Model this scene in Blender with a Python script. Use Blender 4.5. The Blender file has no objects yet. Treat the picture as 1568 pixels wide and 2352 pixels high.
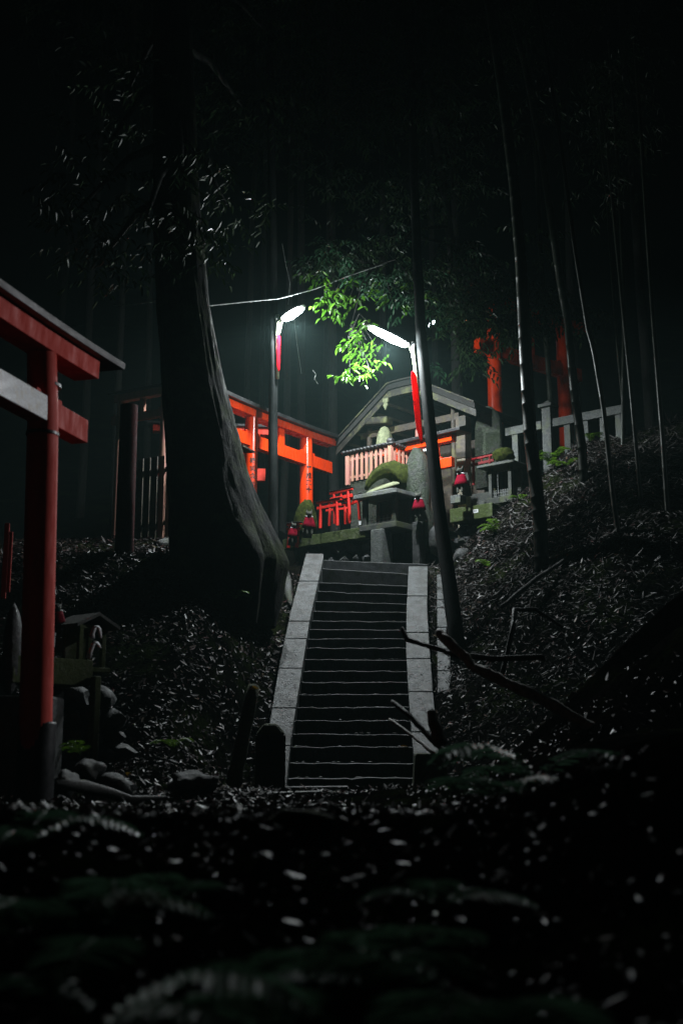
import bpy, bmesh, math, random
from mathutils import Vector, Matrix, noise
random.seed(7)
PI = math.pi
sc = bpy.context.scene
COL = sc.collection
F = 2744.0; CX = 784.0; CY = 1176.0
TH = math.atan((1723.0 - 1176.0) / F)
CT, ST = math.cos(TH), math.sin(TH)

# ------------------------------------------------------------------ helpers
def ray(px, py):
    u = (px - CX) / F; v = -(py - CY) / F
    return Vector((u, CT - v * ST, ST + v * CT))
def P(px, py, Y):                       # sight line through a spot of the photo, taken at a chosen distance
    d = ray(px, py)
    return d * (Y / d.y)
def mpp(Y, py=1300):                    # metres per photo pixel at distance Y
    return Y / ray(CX, py).y / F
def lerp(a, b, t): return a + (b - a) * t
def interp(pts, x):
    if x <= pts[0][0]: return pts[0][1]
    for (a, b), (c, d) in zip(pts, pts[1:]):
        if x <= c: return b + (d - b) * (x - a) / (c - a)
    return pts[-1][1]
def sm(a, b, x):
    t = max(0.0, min(1.0, (x - a) / (b - a))); return t * t * (3 - 2 * t)
def nz(p, s=1.0): return noise.noise(Vector(p) * s)

class MB:
    def __init__(s): s.v = []; s.f = []
    def add(s, vs, fs):
        o = len(s.v); s.v += [tuple(p) for p in vs]; s.f += [tuple(i + o for i in f) for f in fs]
    def box(s, c, d, rot=None, taper=1.0, shift=(0, 0)):
        x, y, z = d[0] / 2, d[1] / 2, d[2] / 2
        vs = []
        for sz in (-1, 1):
            k = taper if sz > 0 else 1.0
            ox, oy = (shift if sz > 0 else (0, 0))
            for sx_, sy_ in ((-1, -1), (1, -1), (1, 1), (-1, 1)):
                vs.append(Vector((sx_ * x * k + ox, sy_ * y * k + oy, sz * z)))
        if rot is not None: vs = [rot @ p for p in vs]
        vs = [p + Vector(c) for p in vs]
        s.add(vs, [(3, 2, 1, 0), (4, 5, 6, 7), (0, 1, 5, 4), (1, 2, 6, 5), (2, 3, 7, 6), (3, 0, 4, 7)])
        return s
    def hexa(s, vs):
        s.add(vs, [(3, 2, 1, 0), (4, 5, 6, 7), (0, 1, 5, 4), (1, 2, 6, 5), (2, 3, 7, 6), (3, 0, 4, 7)]); return s
    def tube(s, path, rad, n=10, cap=True, wob=0.0, ws=3.0):
        path = [Vector(p) for p in path]
        if not isinstance(rad, (list, tuple)): rad = [rad] * len(path)
        up = Vector((0, 0, 1)); vs = []; fs = []
        a = None
        for i, p in enumerate(path):
            t = (path[min(i + 1, len(path) - 1)] - path[max(i - 1, 0)]).normalized()
            if a is None:
                a = t.cross(up if abs(t.z) < .9 else Vector((0, 1, 0))).normalized()
            a = (a - t * a.dot(t)).normalized(); b = t.cross(a)
            for k in range(n):
                th = 2 * PI * k / n
                r = rad[i]
                d = a * math.cos(th) + b * math.sin(th)
                if wob: r *= 1 + wob * nz(p + d * rad[i] * 2, ws)
                vs.append(p + d * r)
        for i in range(len(path) - 1):
            for k in range(n):
                k2 = (k + 1) % n
                fs.append((i * n + k, i * n + k2, (i + 1) * n + k2, (i + 1) * n + k))
        if cap:
            fs.append(tuple(range(n - 1, -1, -1))); m = (len(path) - 1) * n
            fs.append(tuple(m + k for k in range(n)))
        s.add(vs, fs); return s
    def sweep(s, xs, sec, zoff=None, yoff=None):
        """section (y,z) polygon carried along local x; zoff(x) lifts it"""
        n = len(sec); vs = []; fs = []
        for x in xs:
            dz = zoff(x) if zoff else 0
            for (y, z) in sec: vs.append((x, y, z + dz))
        for i in range(len(xs) - 1):
            for k in range(n):
                k2 = (k + 1) % n
                fs.append((i * n + k, (i + 1) * n + k, (i + 1) * n + k2, i * n + k2))
        fs.append(tuple(range(n))); m = (len(xs) - 1) * n
        fs.append(tuple(m + k for k in range(n - 1, -1, -1)))
        s.add(vs, fs); return s
    def rock(s, c, d, seed=0, sub=2, amp=.25, rot=None, fr=1.3):
        bm = bmesh.new(); bmesh.ops.create_icosphere(bm, subdivisions=sub, radius=1)
        vs = []
        for v in bm.verts:
            p = v.co.copy()
            k = 1 + (.06 * nz(p * 14 + Vector((seed, 0, 0))) if sub >= 4 else 0) + amp * nz(p * fr + Vector((seed * 3.7, seed, 0))) + amp * .4 * nz(p * fr * 3 + Vector((0, seed * 2.1, 0)))
            q = Vector((p.x * d[0] / 2 * k, p.y * d[1] / 2 * k, p.z * d[2] / 2 * k))
            if rot is not None: q = rot @ q
            vs.append(q + Vector(c))
        fs = [tuple(v.index for v in f.verts) for f in bm.faces]
        bm.free(); s.add(vs, fs); return s
    def leaf(s, b, d, nrm, L, W, droop=.15):
        d = d.normalized(); side = d.cross(nrm)
        if side.length < 1e-4: side = d.cross(Vector((1, 0, .3)))
        side.normalize(); nn = side.cross(d)
        dn = Vector((0, 0, -1)) * L * droop
        up = nn * W * .22
        vs = [b, b + d * L * .3 + side * W * .45 + up, b + d * L * .65 + side * W * .4 + up * .8 + dn * .4,
              b + d * L + dn, b + d * L * .65 - side * W * .4 + up * .8 + dn * .4, b + d * L * .3 - side * W * .45 + up]
        s.add(vs, [(0, 1, 2, 3), (0, 3, 4, 5)])
    def build(s, name, mat, parent=None, smooth=False, bevel=0, loc=None, seg=2, sub=0, auto=None):
        me = bpy.data.meshes.new(name); me.from_pydata(s.v, [], s.f); me.update()
        if smooth:
            for p in me.polygons: p.use_smooth = True
        if mat is not None: me.materials.append(mat)
        o = bpy.data.objects.new(name, me); COL.objects.link(o)
        if parent is not None: o.parent = parent
        if loc is not None: o.location = loc
        if bevel:
            m = o.modifiers.new('b', 'BEVEL'); m.width = bevel; m.segments = seg; m.limit_method = 'ANGLE'; m.angle_limit = .6
        if sub:
            m = o.modifiers.new('s', 'SUBSURF'); m.levels = sub; m.render_levels = sub
        if auto is not None:
            me.set_sharp_from_angle(angle=auto)
        return o

def tag(o, label=None, cat=None, group=None, kind=None):
    if label: o['label'] = label
    if cat: o['category'] = cat
    if group: o['group'] = group
    if kind: o['kind'] = kind
    return o
def thing(name, label, cat, loc=(0, 0, 0), rz=0.0, group=None):
    o = bpy.data.objects.new(name, None); COL.objects.link(o)
    o.empty_display_size = .1
    o.location = loc; o.rotation_euler = (0, 0, rz)
    return tag(o, label, cat, group)
def copy_tree(o, loc, rz, label, sc_=None):
    def cp(a, par):
        c = a.copy(); COL.objects.link(c); c.parent = par
        for ch in a.children: cp(ch, c)
        return c
    c = cp(o, None); c.location = loc; c.rotation_euler = (0, 0, rz); c['label'] = label
    if sc_: c.scale = (sc_,) * 3
    return c

# ------------------------------------------------------------------ materials
def newmat(name):
    m = bpy.data.materials.new(name); m.use_nodes = True
    nt = m.node_tree; b = nt.nodes['Principled BSDF']
    return m, nt, b
def N(nt, t, **kw):
    n = nt.nodes.new(t)
    for k, v in kw.items():
        if k in n.inputs.keys(): n.inputs[k].default_value = v
        else: setattr(n, k, v)
    return n
def ramp(nt, fac, stops):
    r = nt.nodes.new('ShaderNodeValToRGB'); e = r.color_ramp.elements
    while len(e) < len(stops): e.new(.5)
    for el, (p, c) in zip(e, stops):
        el.position = p; el.color = (*c, 1) if len(c) == 3 else c
    nt.links.new(fac, r.inputs[0]); return r.outputs[0]
def mixc(nt, fac, a, b):
    m = nt.nodes.new('ShaderNodeMix'); m.data_type = 'RGBA'
    for sck, val in ((m.inputs[0], fac), (m.inputs[6], a), (m.inputs[7], b)):
        if hasattr(val, 'is_linked') or hasattr(val, 'links'): nt.links.new(val, sck)
        elif isinstance(val, (int, float)): sck.default_value = val
        else: sck.default_value = (*val, 1)
    return m.outputs[2]
def rough_mat(name, c1, c2, rough=.7, scale=8.0, bump=.4, bscale=30.0, moss=None, mossamt=.5, mscale=3.0, coat=0, stretch=None, spec=.5, bdist=.02, streak=None):
    m, nt, b = newmat(name); L = nt.links
    tc = N(nt, 'ShaderNodeTexCoord'); src = tc.outputs['Object']
    if stretch:
        mp = N(nt, 'ShaderNodeMapping'); mp.inputs['Scale'].default_value = stretch
        L.new(src, mp.inputs[0]); src = mp.outputs[0]
    n1 = N(nt, 'ShaderNodeTexNoise', Scale=scale, Detail=8.0, Roughness=.65); L.new(src, n1.inputs['Vector'])
    col = ramp(nt, n1.outputs[0], [(.3, c1), (.7, c2)])
    n2 = N(nt, 'ShaderNodeTexNoise', Scale=bscale, Detail=10.0, Roughness=.7); L.new(src, n2.inputs['Vector'])
    hs = n2.outputs[0]
    # fine speckle
    sp = ramp(nt, n2.outputs[0], [(.42, (.55, .55, .55)), (.6, (1.25, 1.25, 1.25))])
    mm = nt.nodes.new('ShaderNodeMix'); mm.data_type = 'RGBA'; mm.blend_type = 'MULTIPLY'; mm.inputs[0].default_value = .7
    L.new(col, mm.inputs[6]); L.new(sp, mm.inputs[7]); col = mm.outputs[2]
    if moss:
        n3 = N(nt, 'ShaderNodeTexNoise', Scale=mscale, Detail=6.0, Roughness=.7); L.new(tc.outputs['Object'], n3.inputs['Vector'])
        f = ramp(nt, n3.outputs[0], [(.62 - .3 * mossamt, (0, 0, 0)), (.78 - .3 * mossamt, (1, 1, 1))])
        col = mixc(nt, f, col, moss)
    L.new(col, b.inputs['Base Color'])
    rr = ramp(nt, n1.outputs[0], [(.3, (rough * .75,) * 3), (.7, (min(1, rough * 1.2),) * 3)])
    L.new(rr, b.inputs['Roughness'])
    b.inputs['Specular IOR Level'].default_value = spec
    if coat: b.inputs['Coat Weight'].default_value = coat; b.inputs['Coat Roughness'].default_value = .12
    bp = N(nt, 'ShaderNodeBump', Strength=bump, Distance=bdist); L.new(hs, bp.inputs['Height']); L.new(bp.outputs[0], b.inputs['Normal'])
    return m
def leaf_mat(name, stops, rough=.35, trans=.35, spec=.5):
    m, nt, b = newmat(name); L = nt.links
    g = N(nt, 'ShaderNodeNewGeometry')
    col = ramp(nt, g.outputs['Random Per Island'], stops)
    L.new(col, b.inputs['Base Color']); b.inputs['Roughness'].default_value = rough
    b.inputs['Specular IOR Level'].default_value = spec
    if trans:
        t = N(nt, 'ShaderNodeBsdfTranslucent'); L.new(col, t.inputs[0])
        ms = N(nt, 'ShaderNodeMixShader'); ms.inputs[0].default_value = trans
        L.new(b.outputs[0], ms.inputs[1]); L.new(t.outputs[0], ms.inputs[2])
        L.new(ms.outputs[0], nt.nodes['Material Output'].inputs[0])
    return m
def paint(name, c, rough=.22, wear=(.25, .03, .01), wamt=.35, bump=.08, coat=.3):
    m, nt, b = newmat(name); L = nt.links
    tc = N(nt, 'ShaderNodeTexCoord')
    mp = N(nt, 'ShaderNodeMapping'); mp.inputs['Scale'].default_value = (1, 1, .25); L.new(tc.outputs['Object'], mp.inputs[0])
    n = N(nt, 'ShaderNodeTexNoise', Scale=9.0, Detail=8.0, Roughness=.7); L.new(mp.outputs[0], n.inputs['Vector'])
    col = ramp(nt, n.outputs[0], [(.35, tuple(lerp(a, w, wamt) for a, w in zip(c, wear))), (.6, c)])
    L.new(col, b.inputs['Base Color'])
    r = ramp(nt, n.outputs[0], [(.3, (rough * 1.6,) * 3), (.65, (rough,) * 3)]); L.new(r, b.inputs['Roughness'])
    b.inputs['Coat Weight'].default_value = coat; b.inputs['Coat Roughness'].default_value = .1
    bp = N(nt, 'ShaderNodeBump', Strength=bump, Distance=.01)
    n2 = N(nt, 'ShaderNodeTexNoise', Scale=40.0, Detail=4.0); L.new(mp.outputs[0], n2.inputs['Vector'])
    L.new(n2.outputs[0], bp.inputs['Height']); L.new(bp.outputs[0], b.inputs['Normal'])
    return m
def plain(name, c, rough=.5, metal=0.0):
    return_m, nt, b = newmat(name)
    tc = N(nt, 'ShaderNodeTexCoord'); n = N(nt, 'ShaderNodeTexNoise', Scale=25.0, Detail=5.0)
    nt.links.new(tc.outputs['Object'], n.inputs['Vector'])
    col = ramp(nt, n.outputs[0], [(.3, tuple(x * .75 for x in c)), (.7, c)])
    nt.links.new(col, b.inputs['Base Color'])
    b.inputs['Roughness'].default_value = rough; b.inputs['Metallic'].default_value = metal
    return return_m
def emit(name, c, s):
    m, nt, b = newmat(name)
    b.inputs['Base Color'].default_value = (.8, .8, .8, 1)
    b.inputs['Emission Color'].default_value = (*c, 1); b.inputs['Emission Strength'].default_value = s
    return m

MOSS = (.045, .065, .012)
M_verm = paint('vermilion_paint', (.85, .05, .002), wear=(.35,.02,.005))
M_verm2 = paint('old_vermilion_paint', (.62, .028, .008), rough=.6, wear=(.3, .03, .02), wamt=.5, coat=.0)
M_fadeverm = paint('faded_pink_paint', (.46, .2, .17), rough=.6, wear=(.3, .2, .1), wamt=.8, coat=0)
M_smallred = paint('bright_red_paint', (.72, .02, .012), rough=.4, wear=(.3, .01, .01), wamt=.3, coat=0)
M_dimred = paint('crimson_paint', (.4, .012, .02), rough=.45, coat=0)
M_maroon = rough_mat('maroon_timber', (.02, .004, .005), (.045, .009, .009), rough=.85, spec=.1)
M_black = rough_mat('black_roof', (.008, .008, .009), (.03, .03, .032), rough=.5, bump=.2)
M_blackbase = rough_mat('black_lacquer', (.012, .012, .014), (.03, .03, .034), rough=.4, bump=.15)
M_glare = rough_mat('white_beam_glare', (.42, .45, .47), (.72, .75, .76), rough=.35, scale=4, bump=.15, moss=(.32, .25, .12), mossamt=.25, mscale=5, stretch=(1, 1, 3))  # whitish tones stand in for lamp glare on the near tie beam
M_step = rough_mat('wet_step_stone', (.032, .034, .037), (.075, .078, .083), rough=.6, bump=.55, bscale=45, moss=(.012, .016, .006), mossamt=.4, bdist=.01)
M_kerb = rough_mat('kerb_granite', (.035, .04, .044), (.125, .136, .142), rough=.55, scale=4, bump=.9, bscale=42, bdist=.02, moss=(.018, .021, .018), mossamt=.7, mscale=7)
M_stone = rough_mat('grey_stone', (.02, .023, .021), (.065, .07, .063), rough=.75, scale=6, bump=.6, bscale=35, moss=(.05, .06, .022), mossamt=.4)
M_stonelight = rough_mat('pale_stone', (.04, .045, .045), (.115, .125, .12), rough=.75, scale=7, bump=.8, bscale=28, moss=(.09, .1, .06), mossamt=.35)
M_mossstone = rough_mat('mossy_stone', (.07, .08, .055), (.17, .18, .13), rough=.9, scale=9, bump=.9, bscale=22, moss=MOSS, mossamt=1.0, mscale=5)
M_moss = rough_mat('thick_moss', (.01, .014, .003), (.06, .075, .014), rough=1, scale=16, bump=1, bscale=60, spec=.1)
M_palemoss = rough_mat('pale_lichen_stone', (.12, .135, .07), (.24, .26, .15), rough=.9, scale=10, bump=.6, bscale=30)
M_darkstone = rough_mat('dark_slate', (.012, .014, .012), (.05, .055, .048), rough=.7, scale=8, bump=1, bscale=18, moss=(.018, .028, .012), mossamt=.8, mscale=6, bdist=.05)
M_bark = rough_mat('dark_bark', (.01, .01, .009), (.032, .031, .029), rough=.8, scale=7, bump=1, bscale=16, stretch=(2, 2, .5), bdist=.04, moss=(.02, .028, .012), mossamt=.3)
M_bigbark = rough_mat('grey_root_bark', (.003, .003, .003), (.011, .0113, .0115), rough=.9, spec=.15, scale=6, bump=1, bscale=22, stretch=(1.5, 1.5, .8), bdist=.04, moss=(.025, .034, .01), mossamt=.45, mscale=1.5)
M_rootbark = rough_mat('root_bark', (.025, .026, .026), (.09, .093, .092), rough=.65, scale=6, bump=1, bscale=22, bdist=.04, moss=(.03, .04, .012), mossamt=.5, mscale=2)
M_trunkpole = rough_mat('smooth_trunk', (.008, .009, .009), (.026, .029, .029), rough=.75, spec=.05, scale=5, bump=.25, bscale=30, stretch=(2, 2, .4), bdist=.01)
M_bamboo = rough_mat('bamboo_culm', (.01, .013, .01), (.034, .04, .03), spec=.2, rough=.45, scale=6, bump=.1, bscale=30, stretch=(2, 2, .3))
M_wood = rough_mat('brown_timber', (.025, .018, .012), (.075, .055, .038), rough=.7, scale=6, bump=.5, bscale=25, stretch=(1, 1, 1), moss=(.1, .1, .03), mossamt=.3)
M_greywood = rough_mat('grey_timber', (.01, .009, .007), (.034, .03, .021), rough=.7, scale=6, bump=.5, bscale=25, moss=(.12, .13, .05), mossamt=.4)
M_palewood = rough_mat('pale_timber', (.3, .28, .2), (.5, .47, .36), rough=.6, scale=4, bump=.3, stretch=(3, 3, .5))
M_thatch = rough_mat('bark_shingle', (.01, .01, .01), (.03, .03, .028), rough=.9, scale=9, bump=1, bscale=40)
M_polemetal = rough_mat('pale_lamp_pole', (.42, .46, .3), (.6, .62, .45), rough=.45, scale=8, bump=.15)
M_metal = plain('lamp_housing_metal', (.6, .62, .62), .35, .3)
M_cable = rough_mat('pale_rope', (.3, .33, .32), (.6, .64, .62), rough=.6, scale=20, bump=.5)
M_wire = plain('dark_wire', (.25, .26, .26), .4, .6)
M_cloth = rough_mat('red_banner_cloth', (.75, .001, .012), (.9, .002, .02), rough=.85, spec=.1, scale=5, bump=.2, bscale=80)
def add_trans(m, f):
    nt = m.node_tree; b = nt.nodes['Principled BSDF']; L = nt.links
    t = nt.nodes.new('ShaderNodeBsdfTranslucent'); L.new(b.inputs['Base Color'].links[0].from_socket, t.inputs[0])
    ms = nt.nodes.new('ShaderNodeMixShader'); ms.inputs[0].default_value = f
    L.new(b.outputs[0], ms.inputs[1]); L.new(t.outputs[0], ms.inputs[2]); L.new(ms.outputs[0], nt.nodes['Material Output'].inputs[0])
add_trans(M_cloth, .5)
M_bib = rough_mat('crimson_bib_cloth', (.13, .0, .01), (.24, .001, .018), rough=.9, spec=.08, scale=8, bump=.3, bscale=80)
M_white = plain('white_cloth', (.75, .77, .78), .7)
M_foxstone = rough_mat('fox_stone', (.02, .022, .018), (.06, .065, .05), rough=.8, scale=14, bump=.5, bscale=50)
M_ink = plain('black_ink', (.012, .008, .008), .5)
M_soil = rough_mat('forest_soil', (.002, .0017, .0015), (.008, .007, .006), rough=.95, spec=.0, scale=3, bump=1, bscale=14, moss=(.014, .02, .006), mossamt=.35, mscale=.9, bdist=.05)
M_rock = rough_mat('rubble_rock', (.016, .017, .018), (.06, .063, .065), rough=.7, scale=5, bump=.9, bscale=16, moss=(.025, .03, .015), mossamt=.35, bdist=.03)
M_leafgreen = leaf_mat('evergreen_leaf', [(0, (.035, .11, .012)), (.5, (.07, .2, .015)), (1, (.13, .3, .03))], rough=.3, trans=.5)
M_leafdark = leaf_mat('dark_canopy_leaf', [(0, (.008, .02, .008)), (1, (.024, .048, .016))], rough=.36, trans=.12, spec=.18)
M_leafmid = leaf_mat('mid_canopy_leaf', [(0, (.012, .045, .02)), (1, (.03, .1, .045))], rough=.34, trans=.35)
M_fern = leaf_mat('fern_leaf', [(0, (.06, .14, .012)), (1, (.14, .26, .025))], rough=.45, trans=.4)
M_fernfg = leaf_mat('dark_fern_leaf', [(0, (.07, .16, .09)), (1, (.16, .3, .19))], rough=.36, trans=.25, spec=1.0)
M_litter = leaf_mat('dead_leaf', [(0, (.008, .005, .005)), (.45, (.022, .014, .013)), (.75, (.04, .028, .026)), (.9, (.06, .012, .014)), (1, (.13, .1, .06))], rough=.45, trans=.04, spec=.2)
M_blade = leaf_mat('dead_bamboo_leaf', [(0, (.012, .01, .009)), (.6, (.03, .026, .024)), (.92, (.06, .054, .05)), (1, (.13, .12, .11))], rough=.48, trans=.05, spec=.22)
M_yellow = leaf_mat('yellow_leaf', [(0, (.4, .3, .03)), (1, (.5, .25, .04))], rough=.4, trans=.2)
M_glow = emit('lamp_diffuser_glow', (.86, .97, 1.0), 60)
M_far = emit('far_lamp_glow', (.75, .85, 1.0), 22)
M_farwarm = emit('far_warm_lamp_glow', (1.0, .35, .15), 5)
M_branch = rough_mat('dead_branch_bark', (.2, .185, .16), (.42, .4, .36), rough=.65, scale=8, bump=.6, bscale=20, bdist=.02)
M_darkbranch = rough_mat('dark_branch_bark', (.02, .02, .02), (.05, .05, .045), rough=.7, scale=8, bump=.6, bscale=20)

# ------------------------------------------------------------------ terrain
Z0, Y0, Z1, Y1 = -.378, 15.06, 3.27, 20.87
SL = (Z1 - Z0) / (Y1 - Y0)
def slopeY(py, off=0.0):               # where the sight line through photo row py meets the stair slope
    d = ray(CX, py); k = d.z / d.y
    return (Z0 + off - SL * Y0) / (k - SL)
def SP(px, py, off=0.0): return P(px, py, slopeY(py, off))
def sx(y): return .11 + (y - 15.06) * .055
PROF = [(-3, -1.0), (1.5, -.85), (3.5, -.58), (5.2, -.27), (6.4, -.33), (8, -.46), (14.6, -.46), (15.06, -.38), (20.9, 3.2), (26, 3.3), (40, 9), (60, 22)]
def h(x, y, rough=True):
    base = interp(PROF, y)
    dx = x - sx(y)
    # left slope begins a little earlier
    if dx < -1.3:
        k = sm(-1.3, -2.6, dx) if False else sm(1.3, 2.4, -dx)
        base = lerp(base, max(-.46 if 8 < y < 13.4 else base - .05, interp([(13.2, -.42), (14.2, .1), (16, 1.35), (18.3, 2.95), (20.0, 3.5), (22, 3.75), (26, 4.2), (40, 10), (60, 22)], y)) if y > 8 else base, k)
    # upper terrace behind the stone ledge
    A = (x + 1.03) * .65 + (y - 22.9) * .76         # distance behind the ledge line
    B_ = (x + 1.03) * .76 - (y - 22.9) * .65
    A -= lerp(.45, 1.62, sm(2.0, 2.5, B_))
    terr = 3.25 + .82 * sm(.0, .25, A)
    if y > 20.9 and -1.6 < x < 3.6: base = max(terr, base) if A > 0 else min(base, 3.25)
    # right bank
    if dx > 1.25 and y > 11.5:
        k = interp([(11.5, .15), (14.5, .5), (18, .75), (20, .85)], y)
        e = dx - 1.25
        rise = k * e if e < 2.6 else k * 2.6 + (e - 2.6) * .25
        f = 1.0
        if y > 20.9:
            f = sm(2.7, 3.3, x - (22.5 - y) * .3) if y < 23.5 else sm(2.2, 4.0, x)
        base = base + rise * f if y < 20.9 else lerp(base, max(base, 3.2 + .85 * min(e, 2.6)), f)
    # near mound on the right
    r2 = ((x - 3.7) / 1.7) ** 2 + ((y - 11.2) / 1.7) ** 2
    base += 1.75 * math.exp(-r2)
    if y < 9: base += .2 * sm(.35, 2.0, x) * 2.2 * sm(2.0, 5.2, y) + .05 * sm(.3, -2, x) * 0
    # stair trench
    if 14.7 < y < 21.1 and abs(dx) < 1.12:
        base -= .34 * sm(1.12, 1.02, abs(dx))
    elif 15 < y < 20.9 and abs(dx) < 1.6:
        base -= .05
    if rough and not (abs(dx) < 1.1 and 14.7 < y < 21.1):
        a = 1.0 if y > 9 else .6
        base += a * (.07 * nz((x * .9, y * .9, 3)) + .035 * nz((x * 3, y * 3, 8)))
    return base
def hn(x, y):
    e = .08
    return Vector((h(x - e, y) - h(x + e, y), h(x, y - e) - h(x, y + e), 2 * e)).normalized()

def grid(xs, ys):
    vs = [(x, y, h(x, y)) for y in ys for x in xs]; n = len(xs)
    fs = [(j * n + i, j * n + i + 1, (j + 1) * n + i + 1, (j + 1) * n + i) for j in range(len(ys) - 1) for i in range(n - 1)]
    return vs, fs
def axis(a, b, c0, c1, fine, coarse):
    out = []; x = a
    while x < b: out.append(x); x += fine if c0 <= x <= c1 else coarse
    out.append(b); return out
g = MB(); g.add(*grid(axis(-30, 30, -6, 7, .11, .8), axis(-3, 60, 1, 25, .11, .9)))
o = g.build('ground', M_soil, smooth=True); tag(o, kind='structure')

# ------------------------------------------------------------------ staircase
stairs = thing('stone_staircase', 'long straight flight of dark wet stone steps between pale sloping side slabs', 'staircase', (0, 0, 0))
YL = [1285, 1305, 1337, 1357, 1380, 1404, 1426, 1446, 1467, 1488, 1514, 1541, 1568, 1595, 1625, 1654, 1685, 1715, 1752, 1787]
YR = [1296, 1318, 1346, 1367, 1389, 1408, 1427.5, 1447, 1467, 1490, 1517, 1544, 1566, 1595, 1625, 1657, 1688, 1717, 1755, 1789]
INL = [(1270, 743), (1285, 742), (1420, 712), (1560, 690), (1700, 668), (1810, 657)]
OUTL = [(1270, 703), (1400, 668), (1530, 640), (1660, 619), (1710, 612), (1810, 600)]
INR = [(1297, 938), (1400, 933), (1490, 932), (1600, 938), (1700, 946), (1800, 957)]
OUTR = [(1297, 982), (1400, 981), (1480, 986), (1600, 995), (1700, 1005), (1800, 1018)]
for i, (a, b) in enumerate(zip(YL, YR)):
    offs = .0
    pl = SP(interp(INL, a) - (30 if i == 0 else 8), a, offs); pr = SP(interp(INR, b) + (45 if i == 0 else 8), b, offs)
    mb = MB(); nseg = 22
    back = .5 if i else .75
    vs = []; 
    wid = (pr - pl).length
    drop = .42
    brk = random.choice([None, .35, .6, .5]) if i > 2 else None
    for k in range(nseg + 1):
        t = k / nseg; p = pl.lerp(pr, t)
        w = .011 * nz((p.x * 4, i * 3.1, 1)) + .008 * nz((p.x * 15, i, 5)) - .012 * max(0, nz((p.x * 6, i * 7.7, 9)) - .25)
        if brk and t > brk: w += .008
        p = p + Vector((0, w, w * 1.2))
        vs += [p, p + Vector((0, back, 0)), p + Vector((0, back, -drop)), p + Vector((0, .012, -drop))]
    fs = []
    for k in range(nseg):
        for j in range(4):
            j2 = (j + 1) % 4
            fs.append((k * 4 + j, (k + 1) * 4 + j, (k + 1) * 4 + j2, k * 4 + j2))
    fs += [(0, 1, 2, 3), tuple(nseg * 4 + j for j in (3, 2, 1, 0))]
    mb.add(vs, fs)
    mb.build('step', M_step, stairs, bevel=.011, smooth=False, seg=2)
def kerb(joints, inn, out, off, name='side_slab'):
    for a, b in zip(joints, joints[1:]):
        e = random.uniform(-.012, .012); a2 = a + 1.2; b2 = b - .6
        mb = MB(); up = []; nn = 6
        vs = []
        for k in range(nn + 1):
            y = lerp(a2, b2, k / nn)
            L_ = SP(interp(inn, y), y, off + e); R_ = SP(interp(out, y), y, off + e)
            D = Vector((0, .0, -.42))
            vs += [L_, R_, R_ + D, L_ + D]
        fs = []
        for k in range(nn):
            for j in range(4):
                j2 = (j + 1) % 4; fs.append((k * 4 + j, (k + 1) * 4 + j, (k + 1) * 4 + j2, k * 4 + j2))
        fs += [(3, 2, 1, 0), tuple(nn * 4 + j for j in (0, 1, 2, 3))]
        mb.add(vs, fs)
        ob = mb.build(name, M_kerb, stairs, bevel=.012)
        bm = bmesh.new(); bm.from_mesh(ob.data); bmesh.ops.recalc_face_normals(bm, faces=bm.faces); bm.to_mesh(ob.data); bm.free()
kerb([1270, 1334, 1426, 1466, 1534, 1625, 1712, 1808], INL, OUTL, .11)
kerb([1299, 1368, 1452, 1512, 1588, 1680, 1770], INR, OUTR, .09)
kerb([1318, 1352, 1395, 1440, 1490, 1540, 1590], [(1318, 1003), (1590, 1004)], [(1318, 1052), (1590, 1046)], -.02, 'outer_slab')
for oo in stairs.children:
    if oo.name.startswith('step'):
        bm = bmesh.new(); bm.from_mesh(oo.data); bmesh.ops.recalc_face_normals(bm, faces=bm.faces); bm.to_mesh(oo.data); bm.free()
# paving edges at the foot
for nm, pts, lab in (('paving_kerb', [(385, 1826), (560, 1822), (735, 1817)], 'long low stone kerb lying across the ground at the foot of the steps'),
                ('kerb_stone', [(470, 1813), (600, 1808), (800, 1806)], 'thin stone edging just below the bottom step')):
    mb = MB(); Yk = 12.6 if nm == 'paving_kerb' else 14.2
    pts = [P(x, y, Yk) for x, y in pts]
    for a, b in zip(pts, pts[1:]):
        D = Vector((0, 0, -.18)); Bk = Vector((0, .22, 0))
        mb.hexa([a + D, b + D, b + D + Bk, a + D + Bk, a, b, b + Bk, a + Bk])
    o = mb.build(nm, M_step, bevel=.012); tag(o, lab, 'kerb')

# ------------------------------------------------------------------ torii gates
def text_mesh(body, size):
    c = bpy.data.curves.new('t', 'FONT'); c.body = body; c.size = size; c.align_x = 'CENTER'; c.align_y = 'CENTER'; c.offset = size * .028
    c.resolution_u = 3
    ob = bpy.data.objects.new('t', c); COL.objects.link(ob)
    dg = bpy.context.evaluated_depsgraph_get(); dg.update()
    me = bpy.data.meshes.new_from_object(ob.evaluated_get(dg))
    vs = [v.co.copy() for v in me.vertices]; fs = [tuple(p.vertices) for p in me.polygons]
    bpy.data.objects.remove(ob); bpy.data.curves.remove(c); bpy.data.meshes.remove(me)
    return vs, fs
def inscription(chars, size, pitch, R, ztop, ang, xoff, parent):
    """characters painted down a round pillar; ang = local azimuth they face"""
    mb = MB(); R += .009
    for i, ch in enumerate(chars):
        vs, fs = text_mesh(ch, size)
        out = []
        for v in vs:
            th = ang + v.x / R
            out.append((xoff + R * math.cos(th), R * math.sin(th), ztop - i * pitch + v.y))
        mb.add(out, fs)
    return mb.build('inscription', M_ink, parent)
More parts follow.
